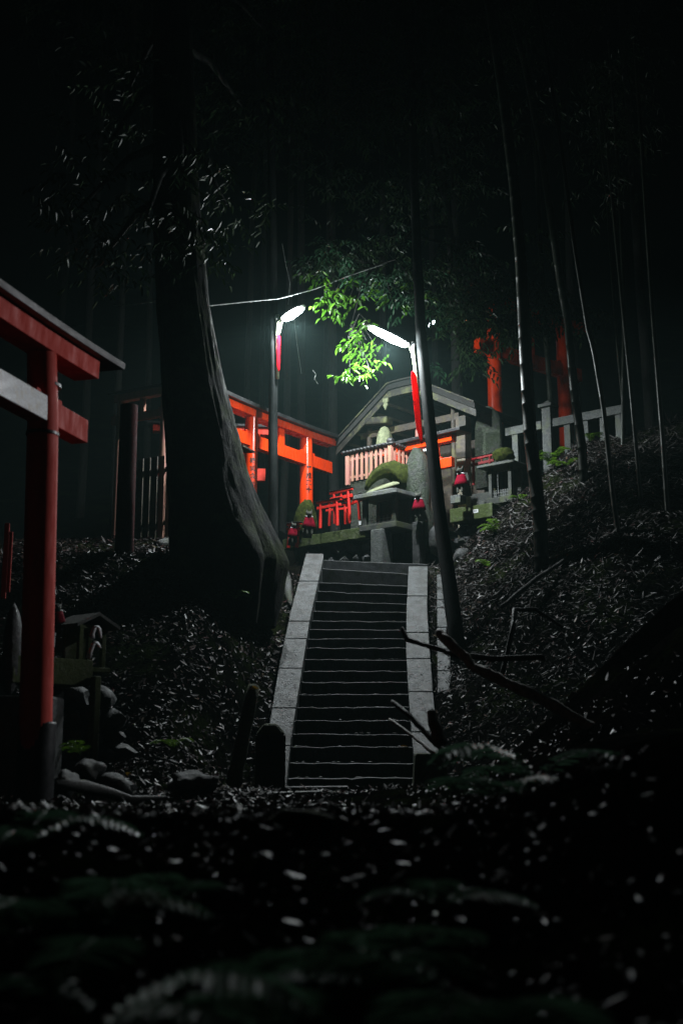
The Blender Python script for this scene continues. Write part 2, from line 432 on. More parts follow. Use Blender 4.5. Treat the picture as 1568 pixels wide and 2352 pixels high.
def torii(label, loc, rz, span, nb, nh, kb, kh, bh, r, en, ek, mat, roofmat=M_black, base=None, sori=.0, name='torii_gate', group=None, strut=True, roofw=None, cap_over=.12, wedge=True, zb=0.0, nukimat=None, lean=.02, roofh=None, n=28):
    """origin between the pillars at the ground; x runs along the beams"""
    t = thing(name, label, 'torii gate', loc, rz, group)
    rw = roofw or r * 3.2
    for s in (-1, 1):
        x0 = s * span / 2
        mb = MB(); top = kb + .01
        mb.tube([(x0 + s * lean, 0, zb), (x0, 0, nb), (x0 - s * lean * .5, 0, top)], [r * 1.04, r, r * .95], n=n)
        p = mb.build('pillar', mat, t, smooth=True, auto=.6)
        if base:
            mb = MB(); rr = r * 1.2
            mb.tube([(x0 + s * lean, 0, zb - .05), (x0 + s * lean, 0, zb + base - .015), (x0 + s * lean, 0, zb + base)], [rr, rr, rr * .93], n=n)
            mb.build('pillar_sleeve', M_blackbase, p, smooth=True, auto=.6)
        if wedge and n > 12:
            for q in (-1, 1):
                mb = MB(); mb.box((x0 + q * (r + r * .35), 0, nb + nh + nh * .12), (r * .75, r * .8, nh * .24)); mb.build('wedge', mat, t, bevel=.004)
    L_ = span / 2 + en; yd = r * .62
    mb = MB(); xs = [lerp(-L_, L_, k / 8) for k in range(9)]
    mb.sweep(xs, [(-yd, nb), (-yd, nb + nh), (yd, nb + nh), (yd, nb)])
    mb.build('tie_beam', nukimat or mat, t, bevel=.006)
    Lk = span / 2 + ek; zo = lambda x: sori * (abs(x) / Lk) ** 2.6
    xs = [lerp(-Lk, Lk, k / 24) for k in range(25)]
    yk = r * .95
    mb = MB(); mb.sweep(xs, [(-yk, kb), (-yk * 1.05, kb + kh), (yk * 1.05, kb + kh), (yk, kb)], zo)
    mb.build('top_beam', mat, t, bevel=.006)
    Lr = Lk + cap_over; zo2 = lambda x: sori * (abs(x) / Lk) ** 2.6
    xs = [lerp(-Lr, Lr, k / 24) for k in range(25)]
    rh = roofh or bh
    mb = MB(); z0 = kb + kh + .003
    mb.sweep(xs, [(-rw / 2, z0), (-rw / 2 - .01, z0 + rh * .45), (0, z0 + rh), (rw / 2 + .01, z0 + rh * .45), (rw / 2, z0)], zo2)
    mb.build('roof_cap', roofmat, t, bevel=.004)
    if strut:
        mb = MB(); mb.box((0, 0, (nb + nh + kb) / 2), (r * 1.3, yd * 1.5, kb - nb - nh + .02)); mb.build('centre_strut', mat, t, bevel=.004)
    return t
def base_between(pa, s, rz, span):
    """centre of a gate whose pillar number s (-1/+1) stands at point pa"""
    return Vector((pa.x - s * math.cos(rz) * span / 2, pa.y - s * math.sin(rz) * span / 2, pa.z))

# A: big gate on the left, near the camera
rzA = math.atan2(.968, .249)
def on_line(p0, rz, px, row):
    # distance along the beam from p0, and the depth there, where column px at that row crosses the beam line
    d = ray(px, row); u = d.x / d.y; ca, sa = math.cos(rz), math.sin(rz)
    t = (u * p0.y - p0.x) / (ca - u * sa); return t, p0.y + sa * t
pa = P(71, 1841, 10.0); ga = pa.z
spA = 2.7; lnA = .2
pc_ = pa - Vector((math.cos(rzA), math.sin(rzA), 0)) * lnA * .55      # pillar axis at beam height
cA = base_between(pc_, 1, rzA, spA); cA.z = ga
def zrel(px, py, Y, g): return P(px, py, Y).z - g
tn, yn = on_line(pc_, rzA, 184, 993); tk, yk_ = on_line(pc_, rzA, 200, 860)
nbA = zrel(183, 1019, yn, ga); ntA = zrel(183, 967, yn, ga)
kbA = zrel(199, 880, yk_, ga); ktA = zrel(200, 838, yk_, ga)
tA = torii('large vermilion torii with black pillar feet, nearest the camera', cA, rzA, spA, nbA, ntA - nbA, kbA, ktA - kbA, .13, .13, tn, tk, M_verm2,
           base=.64, sori=.03, roofw=.42, cap_over=.36, lean=lnA * .8, roofh=.13)
# added white face plate: lamp glare on the tie beam put in as colour
mb = MB(); mb.box((0.30, -.13 * .62 - .006, (nbA + ntA) / 2), (1.9, .012, (ntA - nbA) - .002)); mb.build('glare_board', M_glare, tA, bevel=.002)
# iron strap and tie on the far pillar
mb = MB()
for zz in (nbA - .1, nbA + .33):
    mb = MB(); mb.tube([(spA / 2, 0, zz), (spA / 2, 0, zz + .025)], .139, n=24)
    mb.build('iron_band', M_blackbase, tA, smooth=True, auto=.6)

# B: orange gate left of centre with writing on both pillars
YB1, YB2 = 22.15, 23.7
p1 = P(575, 1100, YB1); p2 = P(703, 1100, YB2); gB = 4.05
rzB = math.atan2(p2.y - p1.y, p2.x - p1.x); spB = math.hypot(p2.x - p1.x, p2.y - p1.y)
cB = Vector(((p1.x + p2.x) / 2, (p1.y + p2.y) / 2, gB))
def YBat(px):
    u = (px - CX) / F / ray(CX, 1050).y; ca, sa = math.cos(rzB), math.sin(rzB)
    t = (u * p1.y - p1.x) / (ca - u * sa); return p1.y + sa * t, t
ye, te = YBat(756); nbB = zrel(756, 1089, ye, gB); nhB = .245
ye2, te2 = YBat(760); kbB = zrel(760, 1029, ye2, gB); khB = .145
tB = torii('bright orange torii with black characters down both pillars, left of the stair head', cB, rzB, spB, nbB, nhB, kbB, khB, .12, .132, te - spB, te2 - spB, M_verm, sori=.03, roofw=.44, roofh=.15, group='orange torii at the top of the stairs')
pB = [c for c in tB.children if c.name.startswith('pillar')]
def view_ang(px, Y, rz): d = -P(px, 1100, Y); return math.atan2(d.y, d.x) - rz
a1 = view_ang(575, YB1, rzB); a2 = view_ang(703, YB2, rzB)
inscription('株式会社福田組', .115, .15, .132, zrel(583, 1062, YB1, gB), a1 + .3, -spB / 2, pB[0])
inscription('平成二十', .125, .145, .132, zrel(703, 1080, YB2, gB), a2 + .42, spB / 2, pB[1])
# C: smaller gate behind it
pc = P(565, 1200, 24.2); pc.z = 4.05
rzC = math.radians(8)
cC = base_between(pc, 1, rzC, 1.5)
torii('orange torii standing just behind the one with characters, mostly hidden by the big trunk', cC, rzC, 1.5, zrel(600, 1105, 24.2, 4.05), .26, zrel(600, 1000, 24.2, 4.05), .14, .1, .12, .38, .45, M_verm2, group='orange torii at the top of the stairs', strut=False)

# D: orange gate right of the lamp trunk
rzD = math.radians(-44)
gD = 4.1
pd = P(1003, 1150, 21.9); pd.z = gD
spD = .95
cD = base_between(pd, 1, rzD, spD)
torii('small orange torii beside the dark leaning trunk, left of the fox with a bib', cD, rzD, spD, zrel(1013, 1077, 21.8, gD), .185, zrel(1008, 1019, 21.8, gD), .13, .1, .085, .4, .43, M_verm, group='orange torii at the top of the stairs', roofw=.36, roofh=.12, cap_over=.28, base=.0)

# E: big gate up on the right
rzE = math.radians(40)
gE = 5.5
pe = P(1142, 1120, 25.0); pe.z = gE
spE = 2.35; cE = base_between(pe, -1, rzE, spE)
torii('tall faded vermilion torii up the bank on the right, behind the stone fence', cE, rzE, spE, zrel(1170, 830, 25.3, gE), .3, zrel(1142, 700, 25.0, gE), .2, .16, .155, .55, .75, M_verm, sori=.04, roofw=.5)

# small red votive gates on the ledge
rzA2 = math.radians(-41)
def ledgeP(px, py, Y): return P(px, py, Y)
def mini(label, px, py, Y, rz, span, hh, mat=M_smallred, tilt=0.0, group='small red votive torii on the ledge', r=.028):
    b = P(px, py, Y)
    t = torii(label, b, rz, span, hh * .68, hh * .1, hh * .88, hh * .07, .02, r, .09, .1, mat, name='votive_torii', group=group, n=12, roofw=r * 2.6, roofh=.022, cap_over=.01, lean=.008)
    t.rotation_euler = (0, tilt, rz)
    return t
mini('widest small red votive torii, next to the mossy rock on the ledge', 755, 1210, 22.25, rzA2, .42, .54)
mini('tallest small red votive torii in the middle of the ledge cluster', 786, 1200, 22.1, rzA2 + .1, .33, .66, tilt=-.05)
mini('small red votive torii leaning against the stone shrine post', 814, 1198, 22.0, rzA2 - .2, .3, .5, tilt=-.08)
mini('short red votive torii half hidden behind the tallest one', 775, 1206, 22.5, rzA2 + .2, .34, .42)
mini('red votive torii leaning beside the left fox at the ledge end', 672, 1258, 22.7, rzA2 - .3, .3, .5, tilt=.12, r=.034)
mini('crimson votive torii under the round-topped stone slab on the right', 1107, 1110, 22.2, math.radians(-47), .42, .55, mat=M_dimred, group='small red votive torii on the ledge')

# ------------------------------------------------------------------ ledge, walls
def slab(name, mat, label, cat, c, rz, d, bevel=.015, group=None):
    mb = MB(); mb.box((0, 0, d[2] / 2), d)
    o = mb.build(name, mat, bevel=bevel); o.location = c; o.rotation_euler = (0, 0, rz); tag(o, label, cat, group); return o
rzL = math.radians(-40.5)
a = P(660, 1241, 22.95); b = P(834, 1206, 21.75)
mid = (a + b) / 2; Lw = (Vector((a.x, a.y, 0)) - Vector((b.x, b.y, 0))).length
back = Vector((.65, .76, 0))
mb = MB()
# roughened mossy front slab
nx = 26
vs = []; 
for k in range(nx + 1):
    x = lerp(-Lw / 2 - .15, Lw / 2 + .05, k / nx)
    w = lambda s: .018 * nz((x * 6, s, 2))
    vs += [(x, w(1), w(2)), (x, .5, 0), (x, .5, -.2), (x, w(4) + .01, -.2 + w(3))]
fs = []
for k in range(nx):
    for j in range(4):
        j2 = (j + 1) % 4; fs.append((k * 4 + j, k * 4 + j2, (k + 1) * 4 + j2, (k + 1) * 4 + j))
fs += [(3, 2, 1, 0), tuple(nx * 4 + j for j in range(4))]
mb.add(vs, fs)
o = mb.build('stone_ledge', M_mossstone, bevel=.008); o.location = mid; o.rotation_euler = (0, 0, rzL)
tag(o, 'long moss-covered stone ledge above the stair head carrying the red votive torii', 'ledge')
def rock_wall(name, label, c, rz, L, H, D, rs, mat, seed=1, cat='stone wall'):
    mb = MB(); rnd = random.Random(seed); z = 0
    while z < H:
        hh = rnd.uniform(.6, 1.1) * rs; x = -L / 2 + rnd.uniform(0, rs * .3)
        while x < L / 2:
            w = rnd.uniform(.8, 1.6) * rs
            mb.rock((x + w / 2, rnd.uniform(-.04, .04), z + hh / 2), (w * 1.12, D, hh * 1.2), seed=rnd.random() * 50, amp=.35)
            x += w
        z += hh * .92
    o = mb.build(name, mat, smooth=True, auto=.7); o.location = c; o.rotation_euler = (0, 0, rz); tag(o, label, cat); return o
w0 = mid + back * .32; w0.z = 3.22
rock_wall('rubble_wall', 'dark rubble wall under the mossy ledge at the stair head', w0, rzL, Lw + .2, .78, .5, .24, M_rock, 3)

# small stone shrines
def hokora(name, label, loc, rz, w, d, ph, th_roof, ov, mat, roofmat, gable=False, lattice=True, base=.11, post=.085, wall=True):
    t = thing(name, label, 'stone shrine', loc, rz)
    mb = MB(); mb.box((0, 0, base / 2), (w + .08, d + .08, base)); mb.build('base_slab', mat, t, bevel=.01)
    for sx_ in (-1, 1):
        for sy_ in (-1, 1):
            mb = MB(); mb.box((sx_ * (w / 2 - post / 2), sy_ * (d / 2 - post / 2), base + ph / 2), (post, post, ph)); mb.build('post', mat, t, bevel=.006)
    if wall:
        mb = MB(); mb.box((0, d / 2 - .02, base + ph / 2), (w - post * 2 - .01, .03, ph - .01)); mb.build('back_panel', mat, t)
    zr = base + ph
    if gable:
        mb = MB(); rw = w / 2 + ov; rd = d / 2 + ov; rh = gable
        for s in (-1, 1):
            vs = [(0, -rd, zr + rh), (s * rw, -rd, zr), (s * rw, rd, zr), (0, rd, zr + rh)]
            vs2 = [(x, y, z + th_roof) for x, y, z in vs]
            mb.add(vs + vs2, [(0, 1, 2, 3), (7, 6, 5, 4), (0, 4, 5, 1), (1, 5, 6, 2), (2, 6, 7, 3)])
        mb.build('roof', roofmat, t)
        mb = MB(); mb.box((0, 0, zr + .02), (w, d, .04)); mb.build('lintel', mat, t, bevel=.004)
    else:
        mb = MB(); mb.box((0, 0, zr + th_roof / 2), (w + 2 * ov, d + 2 * ov, th_roof), taper=.96); mb.build('roof', roofmat, t, bevel=.012)
        mb = MB(); mb.box((0, 0, zr + th_roof + .03), (w + ov * .8, d + ov * .8, .06), taper=.6); mb.build('roof_crown', roofmat, t, bevel=.01)
    if lattice:
        mb = MB(); y = -d / 2 + .03
        n = 7
        for k in range(n):
            x = lerp(-w / 2 + post + .03, w / 2 - post - .03, k / (n - 1)); mb.box((x, y, base + .08), (.006, .006, .14))
        for z in (.03, .09): mb.box((0, y - .004, base + z), (w - 2 * post, .006, .006))
        mb.box((-.06, y, base + ph * .5), (.007, .007, ph * .72)); mb.box((.1, y, base + ph * .84), (.32, .007, .007))
        mb.build('wire_grille', M_wire, t)
    return t
hs = P(872, 1214, 21.55)
hk = hokora('stone_shrine', 'square stone shrine with flat roof slab and wire grille at the head of the stairs', (hs.x + .14, hs.y + .16, P(905, 1209, 21.2).z), rzL, .78, .5, .5, .085, .13, M_stone, M_stonelight)
pp = P(874, 1290, 21.4)
slab('stone_pedestal', M_stonelight, 'rough pale stone pedestal under the grilled stone shrine', 'pedestal', (pp.x + .02, pp.y + .15, 3.15), rzL, (.28, .3, P(905, 1209, 21.2).z - 3.155), .02)
pp2 = P(962, 1290, 21.5)
slab('stone_pedestal', M_rock, 'dark slim stone pillar right of the pale pedestal at the stair head', 'pedestal', (pp2.x, pp2.y + .05, 3.15), rzL, (.16, .2, .95), .02)
# white cup on ledge
cup = P(826, 1206, 21.8); mb = MB(); mb.tube([(0, 0, 0), (0, 0, .07)], [.022, .028], n=12); o = mb.build('white_cup', M_white, smooth=True, auto=.6); o.location = (cup.x, cup.y, cup.z); tag(o, 'tiny white cup at the right end of the mossy ledge', 'cup')

# mossy rocks
def rock_at(name, label, px, py, Y, wpx, hpx, dep, mat, seed, rot=0, amp=.25, sub=3, cat='rock', group=None):
    s = mpp(Y, py); c = P(px, py, Y)
    mb = MB(); mb.rock((0, 0, 0), (wpx * s, dep, hpx * s), seed=seed, sub=sub, amp=amp, rot=Matrix.Rotation(rot, 3, 'Y'))
    o = mb.build(name, mat, smooth=True); o.location = c; tag(o, label, cat, group); return o
# left boulder: tall egg, foot on the ledge
rock_at('mossy_rock', 'tall moss-covered rock standing behind the two foxes on the ledge', 699, 1208, 22.85, 58, 104, .35, M_moss, 5, rot=.12, amp=.3, sub=4)
# bent stone over the shrine roof
mb = MB(); Yb = 21.9
pth = [P(840, 1125, Yb), P(847, 1108, Yb), P(862, 1092, Yb), P(880, 1082, Yb), P(900, 1080, Yb), P(918, 1090, Yb), P(928, 1106, Yb), P(930, 1122, Yb)]
c0 = P(885, 1120, Yb)
mb.tube([p - c0 for p in pth], [.035, .065, .1, .13, .17, .2, .19, .12], n=30, wob=.45, ws=7)
o = mb.build('arched_rock', M_moss, smooth=True); o.location = c0; tag(o, 'arched moss-covered rock resting on the roof of the grilled stone shrine', 'rock')
mb = MB(); c0 = P(838, 1134, 21.85)
q = [P(838, 1134, 21.85), P(918, 1111, 21.25), P(918, 1111, 21.6), P(838, 1134, 22.2)]
q2_ = [P(846, 1127, 21.9), P(868, 1108, 21.8), P(905, 1100, 21.5), P(914, 1106, 21.3)]
vs = [q[0], q[1], q[2], q[3], q2_[0] + Vector((0, .0, 0)), q2_[3], q2_[2] + Vector((0, .2, 0)), q2_[1] + Vector((0, .3, 0))]
mb.hexa([v - c0 for v in vs]); o = mb.build('lichen_stone', M_palemoss, bevel=.02); o.location = c0; tag(o, 'pale lichen-covered wedge of stone lying under the arched mossy rock', 'rock')
mb = MB(); Yt = 23.2; c0 = P(883, 1030, Yt)
prof_ = [(.24, -.3), (.2, -.12), (.17, .02), (.15, .16), (.125, .27), (.08, .35), (.02, .385)]; vs = []; n = 24
for (r_, z_) in prof_:
    for i in range(n):
        a_ = 2 * PI * i / n; k = 1 + .12 * nz((math.cos(a_) * 2, math.sin(a_) * 2, z_ * 4))
        vs.append((r_ * k * math.cos(a_), r_ * .8 * k * math.sin(a_), z_ * 1.0))
mb.add(vs, [(j * n + i, j * n + (i + 1) % n, (j + 1) * n + (i + 1) % n, (j + 1) * n + i) for j in range(len(prof_) - 1) for i in range(n)] + [tuple((len(prof_) - 1) * n + i for i in range(n))])
o = mb.build('pointed_stone', M_palemoss, smooth=True); o.location = P(883, 1022, Yt); tag(o, 'pale rounded pointed stone rising behind the pink picket fence', 'stone')

# foxes
def fox(label, px, py, Y, hgt, rz, group='fox statues with red bibs'):
    loc = P(px, py, Y)
    t = thing('fox_statue', label, 'fox statue', loc, rz, group)
    k = hgt / .5
    me = bpy.data.meshes.new('fox_body')
    # seated fox looking along local -y
    V = [(0, .08, .06), (0, .03, .18), (0, -.01, .3), (0, -.03, .38), (0, -.05, .43), (0, -.11, .42), (0, -.15, .41),
         (-.045, -.035, .46), (-.05, -.03, .52), (.045, -.035, .46), (.05, -.03, .52),
         (-.045, -.04, .2), (-.045, -.06, .02), (.045, -.04, .2), (.045, -.06, .02),
         (0, .15, .08), (0, .19, .2), (0, .2, .34), (0, .17, .44)]
    E = [(0, 1), (1, 2), (2, 3), (3, 4), (4, 5), (5, 6), (4, 7), (7, 8), (4, 9), (9, 10), (1, 11), (11, 12), (1, 13), (13, 14), (0, 15), (15, 16), (16, 17), (17, 18)]
    R = [.09, .085, .07, .05, .06, .035, .015, .022, .006, .022, .006, .035, .022, .035, .022, .03, .045, .04, .012]
    me.from_pydata([Vector(v) * k for v in V], E, [])
    o = bpy.data.objects.new('fox_body', me); COL.objects.link(o); o.parent = t
    m = o.modifiers.new('skin', 'SKIN'); m.use_smooth_shade = True
    me.skin_vertices[0].data[0].use_root = True
    for sv, r in zip(me.skin_vertices[0].data, R): sv.radius = (r * k, r * k)
    m2 = o.modifiers.new('s', 'SUBSURF'); m2.levels = 1; m2.render_levels = 1
    me.materials.append(M_foxstone)
    # bib: a pleated skirt round the neck
    mb = MB(); n = 28; vs = []; rows = [(.37, .065), (.31, .085), (.24, .105), (.17, .125)]
    for (z, r) in rows:
        for i in range(n):
            th = 2 * PI * i / n; rr = r * (1 + (.09 if i % 2 else -.02) * (.37 - z) / .2)
            vs.append((rr * math.cos(th) * k, (rr * math.sin(th) * .85 - .01) * k, z * k))
    fs = [(j * n + i, j * n + (i + 1) % n, (j + 1) * n + (i + 1) % n, (j + 1) * n + i) for j in range(3) for i in range(n)]
    mb.add(vs, fs); ob = mb.build('bib', M_bib, t, smooth=True)
    md = ob.modifiers.new('so', 'SOLIDIFY'); md.thickness = .006
    mb = MB(); mb.tube([(0.068 * k * math.cos(a_), (0.058 * math.sin(a_) - .01) * k, .375 * k) for a_ in [2 * PI * i / 20 for i in range(21)]], .012 * k, n=6)
    mb.build('collar', M_white, ob, smooth=True)
    return t
fox('stone fox in a red bib with white collar at the left end of the ledge', 674, 1250, 22.55, .42, .3)
fox('stone fox in a red bib in front of the mossy rock', 709, 1232, 22.3, .5, .2)
fox('stone fox in a dark red bib in front of the tall slate slab', 962, 1193, 21.25, .5, -.4)
fox('stone fox in a crimson bib on the small pedestal right of the leaning trunk', 1060, 1136, 21.6, .52, -.7)
fox('stone fox in a maroon bib beside the big near torii pillar', 130, 1462, 12.5, .36, .2)

# steles
def stele(name, label, px, py0, py1, Y, wpx, th, mat, seed, rz=0, tap=.85, na=.03):
    s = mpp(Y, (py0 + py1) / 2); b = P(px, py1, Y); H = P(px, py0, Y).z - b.z; w = wpx * s
    mb = MB(); n = 16; m = 12; vs = []
    front = []
    for j in range(m + 1):
        t = j / m; z = H * t
        hw = w / 2 * (1 - (1 - tap) * t) * (1.0 if t < .72 else math.sqrt(max(.02, 1 - ((t - .72) / .285) ** 2)))
        for i in range(n):
            a_ = 2 * PI * i / n
            ca, sa = math.cos(a_), math.sin(a_)
            x = hw * (abs(ca) ** .6) * (1 if ca > 0 else -1); y = th / 2 * (abs(sa) ** .6) * (1 if sa > 0 else -1) * (1 if t < .85 else .8)
            q = na * nz((x * 4 + seed, y * 5, z * 3)) + na * .4 * nz((x * 16 + seed, y * 9, z * 12))
            vs.append((x + q, y + q, z))
    fs = [(j * n + i, j * n + (i + 1) % n, (j + 1) * n + (i + 1) % n, (j + 1) * n + i) for j in range(m) for i in range(n)]
    fs += [tuple(range(n - 1, -1, -1)), tuple(m * n + i for i in range(n))]
    mb.add(vs, fs); o = mb.build(name, mat, smooth=True, auto=.8); o.location = b; o.rotation_euler = (0, 0, rz); tag(o, label, 'stone slab'); return o
stele('stone_stele', 'tall rough greenish slate slab left of the leaning trunk', 962, 1030, 1260, 21.75, 66, .28, M_darkstone, 3, rzL)
stele('stone_stele', 'round-topped dark memorial slab below the faded torii pillar', 1125, 935, 1120, 22.7, 74, .2, M_darkstone, 8, rzL, tap=.95, na=.008)

# platform under the picket fence
zf = P(893, 1088, 22.0).z
cf = P(897, 1088, 22.05)
la = Vector((.76, -.65, 0)); lb = Vector((.65, .76, 0))
corner = Vector((cf.x, cf.y, 0))
plc = corner - la * .52 + lb * .42
slab('fence_plinth', M_darkstone, 'dark stone plinth carrying the pink picket fence', 'plinth', (plc.x, plc.y, 3.9), rzL, (1.0, .8, zf - 3.9 - .01), .02)
pf = thing('picket_fence', 'faded pink picket fence with dark tiled coping enclosing a stone plinth', 'fence', (corner.x, corner.y, zf), rzL)
ztop = P(893, 1023, 22.0).z - zf
def picket(x, y, w, dpt, hgt, z0=0, big=False):
    mb = MB(); mb.box((x, y, z0 + hgt / 2), (w, dpt, hgt)); mb.build('corner_post' if big else 'picket', M_fadeverm, pf, bevel=.004)
nA = 9
for k in range(1, nA):
    picket(-k * .118, 0, .062, .022, ztop, 0)
picket(0, 0, .08, .08, ztop + .02, -.0, True)
picket(-nA * .118, 0, .085, .06, ztop + .03, -.06, True)
for k in range(1, 7): picket(0, k * .13, .022, .062, ztop, 0)
for (zz) in (.09, ztop - .1):
    mb = MB(); mb.box((-nA * .059, .026, zz), (nA * .118, .02, .045)); mb.box((-.026, .4, zz), (.02, .76, .045)); mb.build('rail', M_fadeverm, pf)
mb = MB()
xx = -nA * .118 - .08
while xx < .06:
    mb.rock((xx, 0, ztop + .045), (.13, .16, .09), seed=xx * 9, sub=2, amp=.15); xx += .09
yy = .05
while yy < .9:
    mb.rock((0, yy, ztop + .045), (.16, .13, .09), seed=yy * 7, sub=2, amp=.15); yy += .09
mb.rock((0, 0, ztop + .1), (.15, .15, .14), seed=2, sub=2, amp=.2)
mb.build('tile_coping', M_black, pf, smooth=True)

# gabled wooden shrine
shc = P(922, 890, 23.4)
zr = shc.z
sh = thing('wooden_shrine', 'dark wooden shrine with curved gable roof behind the picket fence', 'shrine', (shc.x, shc.y, 4.1), rzL)
H = zr - 4.1
def gz(x):
    ax = abs(x)
    return -interp([(0, 0), (.26, .0), (.36, .07), (1.85, 1.1)] if x < 0 else [(0, 0), (.3, .0), (.42, .04), (1.85, .8)], ax)
xs = [lerp(-1.7, 1.85, k / 30) for k in range(31)]
def ribbon(z0, z1, y0, y1, xs=xs, off=0):
    mb = MB(); vs = []
    for x in xs: vs += [(x, y0, H + gz(x) + z0), (x, y1, H + gz(x) + z0), (x, y1, H + gz(x) + z1), (x, y0, H + gz(x) + z1)]
    fs = []
    for k in range(len(xs) - 1):
        for j in range(4):
            j2 = (j + 1) % 4; fs.append((k * 4 + j, k * 4 + j2, (k + 1) * 4 + j2, (k + 1) * 4 + j))
    fs += [(3, 2, 1, 0), tuple((len(xs) - 1) * 4 + j for j in range(4))]
    mb.add(vs, fs); return mb
rf = ribbon(-.02, .1, -.12, 2.2).build('roof', M_thatch, sh, bevel=.01)
ribbon(-.17, -.025, -.08, -.03).build('bargeboard', M_greywood, sh, bevel=.004)
ribbon(.1, .13, -.16, -.02).build('verge_cap', M_greywood, rf)
mb = MB()
def pend(x, z, k):
    pr = [(0, 0), (.09, .02), (.1, -.08), (.06, -.13), (.085, -.19), (.03, -.25), (0, -.33), (-.04, -.24), (-.08, -.18), (-.05, -.12), (-.1, -.07), (-.09, .02)]
    mb = MB(); n = len(pr); vs = [(x + a * k, -.13, z + b * k) for a, b in pr] + [(x + a * k, -.09, z + b * k) for a, b in pr]
    mb.add(vs, [tuple(range(n - 1, -1, -1)), tuple(range(n, 2 * n))] + [(i, (i + 1) % n, n + (i + 1) % n, n + i) for i in range(n)])
    mb.build('gable_pendant', M_palemoss, sh, bevel=.004)
pend(-.33, H - .2, .75); pend(.5, H - .22, .7)
for (x, y) in ((-1.05, .25), (1.1, .25), (-1.05, 1.6), (1.1, 1.6), (.18, .3)):
    mb = MB(); mb.tube([(x, y, 0), (x, y, H + gz(x) - .05)], .06, n=14); mb.build('pillar', M_fadeverm if abs(x) < .5 else M_wood, sh, smooth=True, auto=.7)
mb = MB(); mb.box((0, .25, H - .78), (2.5, .1, .14)); mb.build('tie_beam', M_wood, sh, bevel=.006)
mb = MB(); mb.box((0.1, .22, H - 1.12), (1.5, .08, .1)); mb.build('tie_beam', M_fadeverm, sh, bevel=.006)
mb = MB(); mb.box((-.72, .05, H - .58), (.75, .25, .16), rot=Matrix.Rotation(.12, 3, 'Y')); mb.build('carved_bracket', M_greywood, sh, bevel=.04)
mb = MB(); mb.box((0, 1.3, (H - 1.0) / 2), (2.2, .06, H - 1.0)); mb.build('wall', M_wood, sh)
for k in range(13):
    x = -1.5 + k * .25
    mb = MB(); mb.box((x, 1.0, H + gz(x) - .06), (.05, 1.9, .06)); mb.build('rafter', M_wood, sh)
# offering notice inside
mb = MB(); mb.box((.42, .2, H - 1.3), (.16, .02, .14)); mb.build('white_notice', M_white, sh)

# pale and brown pillar right of gate D
ppx = P(1066, 1113, 22.35); pz = P(1066, 1055, 22.35).z
po = thing('timber_post', 'square timber post, pale below and dark brown above, behind the fox on the pedestal', 'post', (ppx.x, ppx.y, 3.9), rzL)
mb = MB(); mb.box((0, 0, (pz - 3.9) / 2), (.2, .2, pz - 3.9)); mb.build('pale_foot', M_palewood, po, bevel=.01)
mb = MB(); mb.box((.0, 0, (pz - 3.9) + .42), (.22, .22, .84)); mb.build('dark_shaft', M_wood, po, bevel=.01)
mb = MB(); mb.box((.06, -.115, (pz - 3.9) + .72), (.16, .02, .2)); mb.build('pale_tag', M_greywood, po)

# right-hand pedestals
q = P(1073, 1150, 21.7)
zt = P(1073, 1161, 21.7).z; zb_ = P(1075, 1193, 21.7).z
mb = MB(); 
slab('stone_ledge', M_mossstone, 'yellowish stone ledge with a small white number tag, right of the leaning trunk', 'ledge', (q.x + .22, q.y + .22, zb_), rzL, (.95, .5, zt - zb_), .015)
tg = P(1091, 1174, 21.3)
mb = MB(); mb.box((0, 0, 0), (.12, .006, .065)); o = mb.build('number_tag', M_white, bevel=.001)
# sits on the front face of the ledge
fx = Vector((q.x + .22, q.y + .22, 0)) - lb * .2535
dd = ray(1091, 1174); nrm = Vector((-.6494, -.7604, 0)); tt = fx.dot(nrm) / dd.dot(nrm)
o.location = dd * tt; o.rotation_euler = (0, 0, rzL); tag(o, 'small white number tag on the yellowish stone ledge', 'tag')
vs, fs = text_mesh('912', .05); mb = MB(); mb.add([(v.x, -.0045, v.y) for v in vs], fs); mb.build('printed_number', M_ink, o)
q2 = P(1125, 1140, 21.9)
zt2 = P(1120, 1122, 21.9).z
slab('stone_block', M_stone, 'long dark stone block behind the number tag ledge', 'stone block', (q2.x + .1, q2.y + .35, zt - .02), rzL, (1.15, .4, zt2 - zt), .015)
q3 = P(1046, 1164, 21.45)
slab('small_pedestal', M_stonelight, 'small square stone pedestal under the crimson-bibbed fox', 'pedestal', (q3.x + .06, q3.y + .1, zt + .0), rzL, (.22, .2, P(1046, 1136, 21.45).z - zt), .01)
wq = Vector((q.x + .25, q.y + .45, 3.2))
rock_wall('boulder_wall', 'rough boulder wall below the number tag ledge beside the stairs', wq, rzL, 1.7, zb_ - 3.25, .6, .3, M_rock, 11)
rock_at('boulder', 'rounded dark boulder at the stair head right of the leaning trunk', 1065, 1285, 20.6, 50, 52, .35, M_rock, 21)
rock_at('boulder', 'upright dark boulder between the last step and the leaning trunk', 1003, 1240, 21.3, 36, 74, .3, M_rock, 23)
rock_at('boulder', 'dark boulder at the foot of the fern on the right bank', 1108, 1240, 20.9, 40, 70, .35, M_rock, 27, rot=.5)
hb = P(1150, 1150, 21.6)
h2 = hokora('stone_shrine', 'narrow dark stone shrine with a slab roof right of the crimson votive torii', (hb.x + .12, hb.y + .2, P(1170, 1150, 21.4).z), rzL, .5, .4, .58, .05, .16, M_stone, M_stonelight, base=.12, post=.07)
slab('stone_pedestal', M_stone, 'square stone pedestal below the narrow slab-roofed shrine', 'pedestal', (hb.x + .16, hb.y + .22, P(1170, 1215, 21.4).z), rzL, (.5, .36, P(1170, 1150, 21.4).z - P(1170, 1215, 21.4).z), .015)
